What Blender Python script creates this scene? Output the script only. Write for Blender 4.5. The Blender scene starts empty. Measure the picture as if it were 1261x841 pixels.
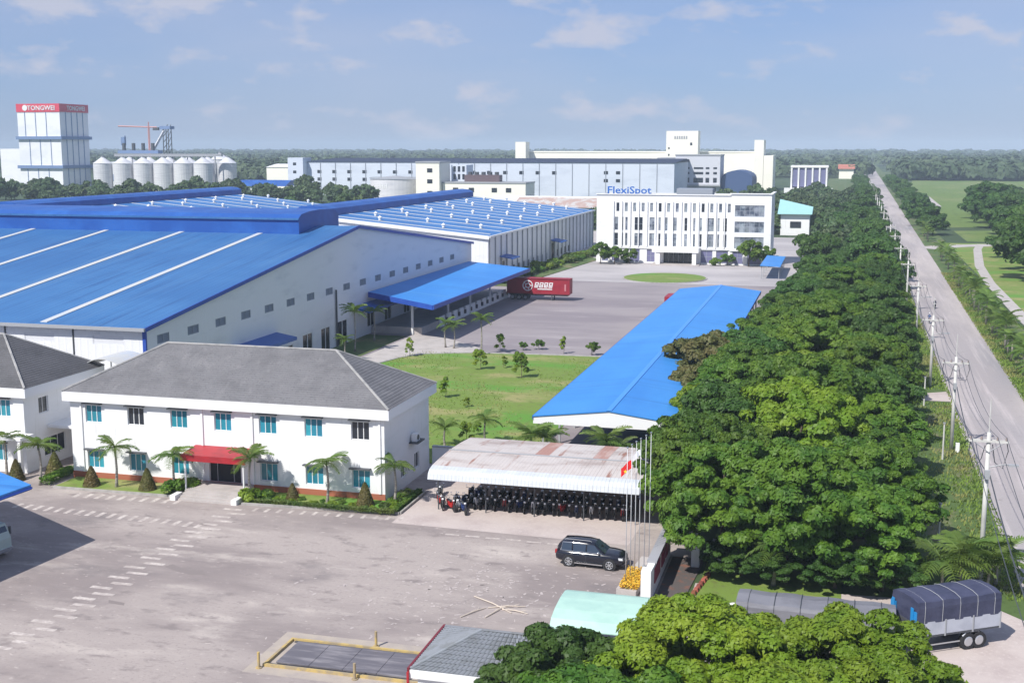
import bpy, math, random
import numpy as np
from mathutils import Vector, Matrix
S = bpy.context.scene
COL = S.collection
R = math.radians
random.seed(7)

# ------------------------------------------------------------------ camera
cam = bpy.data.cameras.new('camera')
camo = bpy.data.objects.new('camera', cam); COL.objects.link(camo)
camo.location = (0, 0, 29)
camo.rotation_euler = (R(90 - 9.07), 0, R(15.09))
cam.lens = 42.82; cam.sensor_width = 36; cam.clip_start = 1; cam.clip_end = 60000
S.camera = camo
# ------------------------------------------------------------------ world, sun, exposure
SUN_EL, SUN_AZ = R(48), math.atan2(-.45, -.9)          # azimuth measured from +Y towards +X
w = bpy.data.worlds.new('World'); S.world = w; w.use_nodes = True
nt = w.node_tree; nt.nodes.clear()
def wn(t, **k):
    n = nt.nodes.new(t)
    for a, b in k.items(): setattr(n, a, b)
    return n
sky = wn('ShaderNodeTexSky', sky_type='NISHITA', sun_disc=False)
sky.sun_elevation = SUN_EL; sky.sun_rotation = SUN_AZ
sky.air_density = 1.0; sky.dust_density = .3; sky.ozone_density = 4.0
bg = wn('ShaderNodeBackground'); bg.inputs[1].default_value = .093
out = wn('ShaderNodeOutputWorld')
tc = wn('ShaderNodeTexCoord')
mp = wn('ShaderNodeMapping'); mp.inputs['Scale'].default_value = (15, 15, 34); mp.inputs['Location'].default_value = (.37, 1.9, .9)
nz = wn('ShaderNodeTexNoise'); nz.inputs['Scale'].default_value = 1.0; nz.inputs['Detail'].default_value = 5; nz.inputs['Roughness'].default_value = .55
rp = wn('ShaderNodeValToRGB'); rp.color_ramp.elements[0].position = .54; rp.color_ramp.elements[1].position = .70
mp2 = wn('ShaderNodeMapping'); mp2.inputs['Scale'].default_value = (2.2, 2.2, 11); mp2.inputs['Location'].default_value = (3.1, .4, .2)
nz2 = wn('ShaderNodeTexNoise'); nz2.inputs['Scale'].default_value = 1.0; nz2.inputs['Detail'].default_value = 4
rp2 = wn('ShaderNodeValToRGB'); rp2.color_ramp.elements[0].position = .35; rp2.color_ramp.elements[1].position = .75
rp2.color_ramp.elements[0].color = (0, 0, 0, 1); rp2.color_ramp.elements[1].color = (.55, .55, .55, 1)
add = wn('ShaderNodeMath', operation='ADD', use_clamp=True)
mul = wn('ShaderNodeMath', operation='MULTIPLY'); mul.inputs[1].default_value = .85
mx = wn('ShaderNodeMixRGB'); mx.inputs[2].default_value = (5.7, 5.9, 7.1, 1)
L = nt.links.new
L(tc.outputs['Generated'], mp.inputs[0]); L(mp.outputs[0], nz.inputs['Vector']); L(nz.outputs[0], rp.inputs[0])
L(tc.outputs['Generated'], mp2.inputs[0]); L(mp2.outputs[0], nz2.inputs['Vector']); L(nz2.outputs[0], rp2.inputs[0])
L(rp.outputs[0], add.inputs[0]); L(rp2.outputs[0], add.inputs[1]); L(add.outputs[0], mul.inputs[0])
tint = wn('ShaderNodeMixRGB', blend_type='MULTIPLY'); tint.inputs[0].default_value = 1; tint.inputs[2].default_value = (.78, .88, 1.12, 1)
L(sky.outputs[0], tint.inputs[1])
veil = wn('ShaderNodeMixRGB'); veil.inputs[0].default_value = .6; veil.inputs[2].default_value = (2.85, 4.0, 6.8, 1)   # thin high haze
L(tint.outputs[0], veil.inputs[1])
L(mul.outputs[0], mx.inputs[0]); L(veil.outputs[0], mx.inputs[1]); L(mx.outputs[0], bg.inputs[0]); L(bg.outputs[0], out.inputs[0])
sl = bpy.data.lights.new('sun', 'SUN'); sl.energy = 5.0; sl.angle = R(.5); sl.color = (1, .965, .90)
so = bpy.data.objects.new('sun', sl); COL.objects.link(so)
sd = Vector((math.sin(SUN_AZ) * math.cos(SUN_EL), math.cos(SUN_AZ) * math.cos(SUN_EL), math.sin(SUN_EL)))
so.rotation_euler = sd.to_track_quat('Z', 'Y').to_euler(); so.location = sd * 300
S.view_settings.view_transform = 'Standard'; S.view_settings.look = 'None'
S.view_settings.exposure = .13; S.view_settings.gamma = 1
S.cycles.use_denoising = True; S.cycles.max_bounces = 6; S.cycles.volume_bounces = 0
S.cycles.transparent_max_bounces = 6

# ------------------------------------------------------------------ helpers
class MB:
    def __init__(s): s.v = []; s.f = []
    def poly(s, pts):
        n = len(s.v); s.v += [tuple(p) for p in pts]; s.f.append(tuple(range(n, n + len(pts)))); return s
    def box(s, x0, x1, y0, y1, z0, z1):
        n = len(s.v)
        s.v += [(x0,y0,z0),(x1,y0,z0),(x1,y1,z0),(x0,y1,z0),(x0,y0,z1),(x1,y0,z1),(x1,y1,z1),(x0,y1,z1)]
        for q in ((0,3,2,1),(4,5,6,7),(0,1,5,4),(1,2,6,5),(2,3,7,6),(3,0,4,7)): s.f.append(tuple(n + i for i in q))
        return s
    def hexa(s, p):   # 8 points, bottom ring then top ring
        n = len(s.v); s.v += [tuple(q) for q in p]
        for q in ((0,3,2,1),(4,5,6,7),(0,1,5,4),(1,2,6,5),(2,3,7,6),(3,0,4,7)): s.f.append(tuple(n + i for i in q))
        return s
    def prism(s, pts, axis, a, b):   # pts: 2D outline, extruded along axis
        def P(p, t):
            return {'x': (t, p[0], p[1]), 'y': (p[0], t, p[1]), 'z': (p[0], p[1], t)}[axis]
        n = len(s.v); k = len(pts)
        s.v += [P(p, a) for p in pts] + [P(p, b) for p in pts]
        s.f.append(tuple(n + i for i in range(k))[::-1]); s.f.append(tuple(n + k + i for i in range(k)))
        for i in range(k):
            j = (i + 1) % k; s.f.append((n + i, n + j, n + k + j, n + k + i))
        return s
    def cyl(s, x, y, z0, z1, r, n=12, r2=None):
        return s.tube([(x, y, z0), (x, y, z1)], [r, r if r2 is None else r2], n)
    def tube(s, pts, r, n=6, caps=True):
        pts = [Vector(p) for p in pts]
        if not isinstance(r, (list, tuple)): r = [r] * len(pts)
        b = len(s.v)
        for i, p in enumerate(pts):
            d = (pts[min(i + 1, len(pts) - 1)] - pts[max(i - 1, 0)])
            d = d.normalized() if d.length > 1e-9 else Vector((0, 0, 1))
            u = d.cross(Vector((0, 0, 1)) if abs(d.z) < .9 else Vector((1, 0, 0))).normalized(); v = d.cross(u)
            for k in range(n):
                a = 2 * math.pi * k / n
                s.v.append(tuple(p + (u * math.cos(a) + v * math.sin(a)) * r[i]))
        for i in range(len(pts) - 1):
            for k in range(n):
                k2 = (k + 1) % n
                s.f.append((b + i*n + k, b + i*n + k2, b + (i+1)*n + k2, b + (i+1)*n + k))
        if caps:
            s.f.append(tuple(b + k for k in range(n))[::-1]); s.f.append(tuple(b + (len(pts)-1)*n + k for k in range(n)))
        return s
    def loft(s, rings, caps=True):
        b = len(s.v); n = len(rings[0])
        for r in rings: s.v += [tuple(p) for p in r]
        for i in range(len(rings) - 1):
            for k in range(n):
                k2 = (k + 1) % n
                s.f.append((b + i*n + k, b + i*n + k2, b + (i+1)*n + k2, b + (i+1)*n + k))
        if caps:
            s.f.append(tuple(b + k for k in range(n))[::-1]); s.f.append(tuple(b + (len(rings)-1)*n + k for k in range(n)))
        return s
    def ball(s, c, rx, ry, rz, n=8, m=5):
        rings = []
        for i in range(1, m):
            t = math.pi * i / m - math.pi / 2
            rings.append([(c[0] + rx*math.cos(t)*math.cos(2*math.pi*k/n), c[1] + ry*math.cos(t)*math.sin(2*math.pi*k/n), c[2] + rz*math.sin(t)) for k in range(n)])
        return s.loft(rings)
    def mesh(s, name, mat, off=(0,0,0), smooth=False):
        me = bpy.data.meshes.new(name)
        o = off
        me.from_pydata([(a - o[0], b - o[1], c - o[2]) for a, b, c in s.v], [], s.f)
        if mat: me.materials.append(mat)
        me.update()
        if smooth: me.polygons.foreach_set('use_smooth', [True] * len(me.polygons))
        return me
    def obj(s, name, mat, parent=None, smooth=False, label=None):
        o = bpy.data.objects.new(name, s.mesh(name, mat, wloc(parent) if parent else (0,0,0), smooth))
        COL.objects.link(o)
        if parent: o.parent = parent
        if label: o['label'] = label
        return o
def wloc(o):
    v = Vector((0,0,0))
    while o: v = v + o.location; o = o.parent
    return v
def tag(o, label=None, cat=None, group=None, kind=None):
    if label: o['label'] = label
    if cat: o['category'] = cat
    if group: o['group'] = group
    if kind: o['kind'] = kind
    return o
def thing(name, label, cat, loc=(0,0,0), group=None, rz=0):
    o = bpy.data.objects.new(name, None); COL.objects.link(o)
    o.location = loc; o.rotation_euler = (0, 0, rz); o.empty_display_size = .5
    return tag(o, label, cat, group)
def inst(name, me, parent, loc, rot=(0,0,0), scale=None):
    """a part placed with world coordinates minus its parent's"""
    o = bpy.data.objects.new(name, me); COL.objects.link(o)
    if parent: o.parent = parent
    o.location = Vector(loc) - (wloc(parent) if parent else Vector((0,0,0)))
    o.rotation_euler = rot
    if scale: o.scale = scale
    return o
def copy_tree(o, parent=None):
    c = o.copy(); COL.objects.link(c); c.parent = parent
    for ch in o.children: copy_tree(ch, c)
    return c
def structure(o): o['kind'] = 'structure'; return o
ORD = ['first','second','third','fourth','fifth','sixth','seventh','eighth','ninth','tenth','eleventh','twelfth','thirteenth','fourteenth','fifteenth','sixteenth','seventeenth','eighteenth','nineteenth','twentieth','twenty-first','twenty-second','twenty-third','twenty-fourth','twenty-fifth','twenty-sixth','twenty-seventh','twenty-eighth','twenty-ninth','thirtieth'] + ['%s-%s' % (t, u) for t in ('thirty','forty','fifty') for u in ('first','second','third','fourth','fifth','sixth','seventh','eighth','ninth','last')]

# ------------------------------------------------------------------ materials
MC = {}
def mat(name, col, rough=.7, metal=0, spec=.5, noise=None, bump=None, rib=None, rand=0, trans=0):
    """noise: list of (scale xyz, colour2, lo, hi, detail); bump: (scale, strength, distance); rib: (axis, period)"""
    if name in MC: return MC[name]
    m = bpy.data.materials.new(name); m.use_nodes = True; t = m.node_tree; N = t.nodes; K = t.links.new
    p = N['Principled BSDF']; p.inputs['Roughness'].default_value = rough; p.inputs['Metallic'].default_value = metal
    p.inputs['Specular IOR Level'].default_value = spec
    g = N.new('ShaderNodeNewGeometry'); cur = None
    if noise:
        rgb = N.new('ShaderNodeRGB'); rgb.outputs[0].default_value = (*col, 1); cur = rgb.outputs[0]
        for sc, c2, lo, hi, det in noise:
            mpn = N.new('ShaderNodeMapping'); mpn.inputs['Scale'].default_value = sc if isinstance(sc, tuple) else (sc,)*3
            K(g.outputs['Position'], mpn.inputs[0])
            n = N.new('ShaderNodeTexNoise'); n.inputs['Scale'].default_value = 1; n.inputs['Detail'].default_value = det; n.inputs['Roughness'].default_value = .6
            K(mpn.outputs[0], n.inputs['Vector'])
            r = N.new('ShaderNodeMapRange'); r.inputs['From Min'].default_value = lo; r.inputs['From Max'].default_value = hi
            r.interpolation_type = 'SMOOTHSTEP'
            K(n.outputs[0], r.inputs['Value'])
            x = N.new('ShaderNodeMixRGB'); K(r.outputs[0], x.inputs[0]); K(cur, x.inputs[1]); x.inputs[2].default_value = (*c2, 1)
            cur = x.outputs[0]
    if rand:
        oi = N.new('ShaderNodeObjectInfo')
        hs = N.new('ShaderNodeHueSaturation')
        mr = N.new('ShaderNodeMapRange'); mr.inputs['To Min'].default_value = 1 - rand; mr.inputs['To Max'].default_value = 1 + rand
        K(oi.outputs['Random'], mr.inputs['Value']); K(mr.outputs[0], hs.inputs['Value'])
        mh = N.new('ShaderNodeMapRange'); mh.inputs['To Min'].default_value = .5 - rand * .05; mh.inputs['To Max'].default_value = .5 + rand * .05
        fr = N.new('ShaderNodeMath'); fr.operation = 'FRACT'; mu = N.new('ShaderNodeMath'); mu.operation = 'MULTIPLY'; mu.inputs[1].default_value = 7.31
        K(oi.outputs['Random'], mu.inputs[0]); K(mu.outputs[0], fr.inputs[0]); K(fr.outputs[0], mh.inputs['Value']); K(mh.outputs[0], hs.inputs['Hue'])
        if cur: K(cur, hs.inputs['Color'])
        else: hs.inputs['Color'].default_value = (*col, 1)
        cur = hs.outputs[0]
    if cur: K(cur, p.inputs['Base Color'])
    else: p.inputs['Base Color'].default_value = (*col, 1)
    hgt = None
    if bump:
        n = N.new('ShaderNodeTexNoise'); n.inputs['Scale'].default_value = bump[0]; n.inputs['Detail'].default_value = 4
        K(g.outputs['Position'], n.inputs['Vector'])
        b = N.new('ShaderNodeBump'); b.inputs['Strength'].default_value = bump[1]; b.inputs['Distance'].default_value = bump[2]
        K(n.outputs[0], b.inputs['Height']); hgt = b.outputs[0]
    if rib:
        sx = N.new('ShaderNodeSeparateXYZ'); K(g.outputs['Position'], sx.inputs[0])
        a = N.new('ShaderNodeMath'); a.operation = 'MULTIPLY'; a.inputs[1].default_value = 2 * math.pi / rib[1]
        K(sx.outputs['XYZ'.index(rib[0])], a.inputs[0])
        sn = N.new('ShaderNodeMath'); sn.operation = 'SINE'; K(a.outputs[0], sn.inputs[0])
        pw = N.new('ShaderNodeMath'); pw.operation = 'MAXIMUM'; pw.inputs[1].default_value = .55; K(sn.outputs[0], pw.inputs[0])
        b = N.new('ShaderNodeBump'); b.inputs['Strength'].default_value = .6; b.inputs['Distance'].default_value = .08
        K(pw.outputs[0], b.inputs['Height'])
        if hgt: K(hgt, b.inputs['Normal'])
        hgt = b.outputs[0]
    if hgt: K(hgt, p.inputs['Normal'])
    if trans:
        tr = N.new('ShaderNodeBsdfTranslucent')
        if cur:
            br = N.new('ShaderNodeHueSaturation'); br.inputs['Value'].default_value = 1.5; br.inputs['Hue'].default_value = .485; K(cur, br.inputs['Color']); K(br.outputs[0], tr.inputs[0])
        else: tr.inputs[0].default_value = (*[min(1, c * 1.5) for c in col], 1)
        ms = N.new('ShaderNodeMixShader'); ms.inputs[0].default_value = trans
        K(p.outputs[0], ms.inputs[1]); K(tr.outputs[0], ms.inputs[2]); K(ms.outputs[0], N['Material Output'].inputs[0])
    MC[name] = m
    return m
WHITE = mat('white_paint', (.80,.80,.80), .75, noise=[((.25,.25,.9), (.68,.68,.67), .5, .85, 5), ((2.2,2.2,.16), (.63,.62,.60), .58, .80, 6), ((.9,.9,.12), (.60,.60,.60), .66, .9, 4)])
WHITEC = mat('clean_white', (.8,.8,.8), .6)
CLAD = mat('white_cladding', (.74,.75,.78), .5, noise=[((.15,.15,.6), (.62,.64,.68), .5, .8, 4)], rib=('Y', .9))
CLADX = mat('white_cladding_front', (.76,.77,.79), .5, noise=[((.15,.15,.6), (.66,.67,.70), .5, .8, 4)], rib=('X', .9))
BROOF = mat('blue_roof_sheet', (.030,.130,.33), .5, noise=[((.04,.08,.1), (.045,.165,.38), .35, .7, 3), ((1.2,.05,.1), (.022,.095,.26), .48, .75, 5), ((.3,.02,.1), (.06,.17,.36), .52, .75, 5)], rib=('X', .75))
BROOFY = mat('blue_roof_sheet_side', (.03,.15,.40), .45, noise=[((.08,.04,.1), (.045,.185,.46), .35, .7, 3)], rib=('Y', .75))
BSHED = mat('bright_blue_roof', (.032,.215,.60), .5, noise=[((.12,.04,.1), (.05,.27,.66), .3, .7, 4), ((.05,1.1,.1), (.026,.175,.50), .48, .8, 5), ((.03,.35,.1), (.07,.28,.62), .55, .75, 5)], rib=('Y', .6))
BDARK = mat('blue_trim', (.02,.07,.36), .5, noise=[((.3,.3,.3), (.025,.085,.42), .4, .7, 3)])
BCLAD = mat('deep_blue_cladding', (.014,.085,.34), .45, noise=[((.2,.2,.2), (.022,.12,.42), .4, .7, 3)])
SKYL = mat('skylight_sheet', (.56,.555,.53), .5, noise=[((.4,.4,.4), (.5,.54,.6), .45, .7, 4)])
SHING = mat('grey_shingles', (.175,.172,.18), .85, noise=[((.35,.35,.8), (.135,.132,.14), .4, .7, 6), ((1.5,.3,1.5), (.21,.205,.21), .5, .8, 5), ((6.,6.,6.), (.10,.10,.11), .5, .8, 2)], bump=(7, .5, .05))
SHINGD = mat('dark_grey_shingles', (.11,.108,.115), .85, noise=[((.35,.35,.8), (.08,.08,.085), .4, .7, 6), ((6.,6.,6.), (.14,.14,.15), .5, .8, 2)], bump=(7, .5, .05))
RIDGE = mat('ridge_mortar', (.36,.35,.34), .9, noise=[(1.2, (.25,.25,.25), .4, .7, 3)])
GDARK = mat('dark_glass', (.02,.025,.035), .15, spec=.6)
GTEAL = mat('teal_glass', (.03,.24,.32), .18, spec=.5, rand=.25)
GBLUE = mat('office_glass', (.26,.29,.33), .2, spec=.5, noise=[(.6, (.08,.10,.14), .4, .65, 2)], rand=.35)
LOUV = mat('louvre_grey', (.30,.33,.38), .6)
GREY = mat('grey_metal', (.35,.36,.38), .5)
DGREY = mat('dark_metal', (.07,.075,.085), .55)
DARK = mat('dark_interior', (.025,.025,.03), .9)
POLEM = mat('pole_concrete', (.60,.59,.56), .8, noise=[((1,1,.6), (.45,.44,.42), .4, .75, 4)])
STEEL = mat('stainless', (.62,.63,.65), .5, metal=.2)
RED = mat('red_awning', (.40,.02,.028), .5, noise=[(1., (.30,.018,.025), .4, .7, 3)])
BRICK = mat('red_brick', (.30,.09,.055), .85, rand=.3)
CONC = mat('concrete', (.46,.42,.40), .88, noise=[(.5, (.37,.34,.32), .4, .7, 5), (4., (.52,.48,.46), .5, .8, 3)], bump=(3, .3, .03))
APRON = mat('pale_concrete', (.50,.43,.40), .9, noise=[(.35, (.42,.35,.33), .4, .7, 6), (3.5, (.56,.49,.46), .5, .8, 3)])
KERB = mat('kerb_concrete', (.40,.38,.36), .9, noise=[(1.5, (.28,.27,.25), .4, .7, 4)])
ASPH = mat('yard_surface', (.375,.322,.297), .9, noise=[((.045,.09,1), (.25,.21,.20), .42, .60, 7), ((.10,.30,1), (.48,.42,.38), .54, .72, 7), ((.055,.09,1), (.185,.16,.158), .56, .68, 8), ((.5,.85,1), (.23,.195,.185), .53, .70, 8), ((1.6,3.2,1), (.53,.46,.42), .60, .74, 6), ((4,6,1), (.27,.23,.22), .54, .72, 4)], bump=(2.5, .35, .02))
ASPH2 = mat('inner_yard_surface', (.30,.265,.27), .9, noise=[((.03,.06,1), (.23,.20,.215), .4, .65, 6), ((.06,.3,1), (.37,.33,.335), .55, .75, 6), ((.6,1.6,1), (.25,.22,.23), .56, .76, 5)])
FORE = mat('forecourt_surface', (.44,.41,.41), .9, noise=[((.04,.08,1), (.35,.325,.33), .4, .65, 5)])
ROADM = mat('road_surface', (.45,.40,.385), .9, noise=[((.02,.006,1), (.27,.255,.27), .48, .60, 3), ((.2,.02,1), (.34,.305,.305), .38, .64, 5), ((.9,.9,1), (.30,.27,.265), .60, .70, 6), ((1.1,.03,1), (.50,.445,.44), .5, .75, 4), ((1.5,1.5,1), (.30,.27,.28), .55, .8, 4)])
GRASS = mat('grass_ground', (.15,.225,.035), .95, noise=[((.10,.14,1), (.28,.27,.10), .47, .66, 5), ((.05,.11,1), (.10,.25,.025), .5, .66, 4), ((1.2,1.2,1), (.13,.15,.04), .5, .75, 4)], bump=(4, .6, .08))
VERGE = mat('verge_grass', (.075,.125,.03), .95, noise=[((.3,.15,1), (.19,.17,.09), .48, .68, 5), ((1.5,1.5,1), (.05,.09,.02), .5, .75, 4)], bump=(4, .6, .08))
LAND = mat('terrain_green', (.055,.09,.03), .95, noise=[((.006,.004,1), (.035,.065,.025), .42, .6, 4), ((.02,.008,1), (.13,.18,.05), .56, .68, 5), ((.15,.1,1), (.04,.07,.02), .5, .7, 4)])
FIELD = mat('field_green', (.12,.185,.035), .95, noise=[((.03,.012,1), (.17,.21,.06), .45, .65, 5), ((.3,.12,1), (.07,.12,.025), .52, .72, 4)])
MARK = mat('worn_marking', (.57,.51,.47), .88, noise=[((1.3,1.3,1), (.40,.345,.32), .40, .60, 6), ((5,5,1), (.42,.36,.335), .52, .62, 3)])
YELLOW = mat('yellow_paint', (.52,.38,.14), .8, noise=[(1.4, (.34,.27,.17), .40, .62, 5)])
BARK = mat('bark', (.13,.10,.075), .95, noise=[((3,3,.6), (.07,.055,.04), .4, .7, 4)])
PBARK = mat('palm_bark', (.34,.31,.27), .9, noise=[((.5,.5,6), (.20,.18,.16), .4, .65, 3)])
def leaf(name, c, c2, r=.18, tr=.25): return mat(name, c, .55, noise=[(.55, c2, .35, .65, 3)], rand=r, trans=tr, spec=.35)
LEAF = leaf('leaves_green', (.058,.135,.013), (.115,.200,.017))
LEAFD = leaf('leaves_dark', (.040,.100,.016), (.065,.135,.020))
LEAFY = leaf('leaves_yellow_green', (.13,.225,.012), (.19,.27,.018))
LEAFB = leaf('leaves_brownish', (.13,.12,.04), (.09,.11,.03))
LEAFF = leaf('leaves_far', (.045,.085,.028), (.07,.11,.035), .25, .1)
PALMM = leaf('palm_leaves', (.095,.17,.03), (.14,.21,.04), .2, .35)
SHRUB = leaf('shrub_leaves', (.06,.12,.02), (.11,.15,.03), .25, .2)
CONIF = leaf('cone_shrub_leaves', (.10,.11,.025), (.13,.10,.03), .15, .15)

# ------------------------------------------------------------------ ground, roads, lawns (the setting)
def sheet(name, pts, z, m, th=None):
    mb = MB()
    if th: mb.prism(pts, 'z', z - th, z)
    else: mb.poly([(x, y, z) for x, y in pts])
    return structure(mb.obj(name, m))
def rect(x0, x1, y0, y1): return [(x0,y0),(x1,y0),(x1,y1),(x0,y1)]
g = sheet('ground', rect(-6500, 6500, -300, 9000), -.06, LAND)
yard = sheet('yard', [(-140,30),(-8.6,30),(-8.6,72),(-9.6,90),(-13.0,104),(-13,112),(-140,112)], 0.0, ASPH)
inner = sheet('inner_yard', [(-70.9,112.2),(-9.5,112.2),(-11,260),(-70.9,260)], .0, ASPH2)
fore = sheet('forecourt', [(-70.9,260.2),(-8,260.2),(-6,352),(-70.9,352)], .0, FORE)
backy = sheet('service_yard', rect(-260, -70.9, 112.2, 420), -.01, CONC)
apron = sheet('concrete_apron', [(-33,86.2),(-14.2,85.6),(-13.6,103.5),(-33,103.5)], .006, APRON)
def rx0(y): return 12 + .0065 * y
def rx1(y): return 19.6 + .0118 * y
ys = [20, 60, 100, 150, 220, 320, 450, 650, 900, 1300, 2000, 3200]
road = MB()
for a, b in zip(ys, ys[1:]):
    road.poly([(rx0(a), a, .02), (rx1(a), a, .02), (rx1(b), b, .02), (rx0(b), b, .02)])
structure(road.obj('road', ROADM))
vg = MB()
for a, b in zip(ys, ys[1:]):
    vg.poly([(-8.2 if a < 100 else -12, a, -.03), (rx0(a) - .01, a, -.03), (rx0(b) - .01, b, -.03), (-8.2 if a < 100 else -12, b, -.03)])
    vg.poly([(rx1(a) + .01, a, -.03), (rx1(a) + 7, a, -.03), (rx1(b) + 7, b, -.03), (rx1(b) + .01, b, -.03)])
structure(vg.obj('road_verge', VERGE))
sheet('driveway', [(-8.5,60.5),(12.9,60.5),(12.9,76.5),(9.5,80.5),(4,79.6),(-8.5,79.0)], .008, APRON)
sheet('driveway_strip', [(9.6,146),(12.98,146),(12.98,152),(9.6,150)], .008, APRON)
sheet('gate_lawn', [(-8.2,73.2),(1,73.2),(1,90),(-8.2,90)], .012, GRASS)
# lawn inside the works
lawn_pts = [(-60.2,150),(-58.5,157),(-56,161),(-50,163.5),(-40,164.6),(-27.4,165.2),(-27.4,104.2),(-60.2,104.2)]
lawn = sheet('lawn', lawn_pts, .05, GRASS, .12)
kb = MB()
for a, b in zip(lawn_pts[:5], lawn_pts[1:6]):
    d = Vector((b[0]-a[0], b[1]-a[1], 0)).normalized(); n = Vector((-d.y, d.x, 0)) * .55
    kb.hexa([(a[0],a[1],-.02),(b[0],b[1],-.02),(b[0]+n.x,b[1]+n.y,-.02),(a[0]+n.x,a[1]+n.y,-.02),(a[0],a[1],.13),(b[0],b[1],.13),(b[0]+n.x,b[1]+n.y,.13),(a[0]+n.x,a[1]+n.y,.13)])
structure(kb.obj('lawn_kerb', KERB))
sheet('footpath', [(-63.6,120),(-60.9,120),(-60.9,150),(-59.2,157.6),(-57.2,161.5),(-50,164.6),(-50,168),(-58,176),(-63.8,178)], .03, CONC, .05)
sheet('wall_lawn', [(-70.9,113.5),(-64.4,113.5),(-64.4,176),(-70.9,176)], .05, VERGE, .1)
dock = sheet('loading_dock', rect(-70.9, -62.6, 178, 228), 1.15, CONC, 1.2)
# roundabout island
cx_, cy_ = -37.6, 270.6
structure(MB().prism([(cx_ + 9.4*math.cos(t*math.pi/24), cy_ + 10.4*math.sin(t*math.pi/24)) for t in range(48)], 'z', -.02, .15).obj('roundabout_kerb', KERB))
structure(MB().prism([(cx_ + 9.05*math.cos(t*math.pi/24), cy_ + 10.0*math.sin(t*math.pi/24)) for t in range(48)], 'z', 0, .22).obj('roundabout_lawn', GRASS))
sheet('planting_strip', [(-71.2,246),(-66.2,246),(-61.6,300),(-60.5,312),(-71.2,330)], .12, VERGE, .14)
# right-hand side: fields, side road and footpath
def ribbon(name, pts, wd, z, m):
    mb = MB()
    P = [Vector((a, b, 0)) for a, b in pts]; Ls = []
    for i, p in enumerate(P):
        d = (P[min(i+1, len(P)-1)] - P[max(i-1, 0)]).normalized(); n = Vector((-d.y, d.x, 0)) * wd / 2
        Ls.append((p - n, p + n))
    for (a, b), (c, d) in zip(Ls, Ls[1:]): mb.poly([(a.x,a.y,z),(c.x,c.y,z),(d.x,d.y,z),(b.x,b.y,z)][::-1])
    return structure(mb.obj(name, m))
sheet('grass_field', [(30.5,150),(60,150),(66,300),(66,395),(31,395)], -.02, GRASS)
sheet('green_field', [(36,470),(140,520),(330,900),(330,1120),(60,1150),(38,800)], -.018, FIELD)
sheet('middle_field', [(38,402),(90,402),(90,470),(38,452)], -.018, FIELD)
ribbon('park_path', [(32,150),(30.8,219),(31.5,280),(33.4,320),(38,372),(41,392)], 2.2, .0, CONC)
ribbon('side_road', [(23,372),(33,383),(42,388),(60,398),(120,420)], 8, .006, CONC)
ribbon('far_track', [(38,575),(46,640),(48,760),(44,900)], 3, .004, CONC)
# painted bars across the yard
bar_s = MB().box(-.2,.2,-.62,.62,0,.004).mesh('painted_bar', MARK)
bar_x = MB().box(-.78,.78,-.19,.19,0,.004).mesh('painted_bar', MARK)
def bar(me, x, y, rz=0, s=1): inst('painted_bar', me, yard, (x, y, .003), (0,0,rz), (s,s,1))
for i in range(10): bar(bar_s, -61.3 + 1.02*i, 86.5 + .05*i)
for i in range(18): bar(bar_s, -64.2 + 1.0*i, 82.6 - .055*i, 0, .95)
for i in range(13): bar(bar_s, -44.9 + 1.02*i, 86.6 + .06*i, 0, .72)
for i in range(29): bar(bar_x, -46.25 + (.42 if i % 2 else -.42) + random.uniform(-.08,.08), 86.2 - 1.02*i)
for i in range(9): bar(bar_x, -27.5 + 1.6*i, 84.6 + random.uniform(-.1,.1), .05, .7)
# dusty litter patches near the parked car
dm = MB()
for i in range(420):
    x = random.gauss(-23, 5); y = random.gauss(74, 5)
    if x > -14 or x < -37 or (y < 64 and x > -32): continue
    a = random.uniform(0, 3.14); l = random.uniform(.05, .28); q = random.uniform(.02, .08)
    c, s_ = math.cos(a), math.sin(a)
    dm.poly([(x + u*c - v*s_, y + u*s_ + v*c, .012) for u, v in ((-l,-q),(l*.3,-q*1.3),(l,0),(l*.2,q),(-l*.8,q*.8))])
tag(dm.obj('dust_and_chips', mat('pale_dust', (.48,.42,.40), .95)), kind='stuff')

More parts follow.
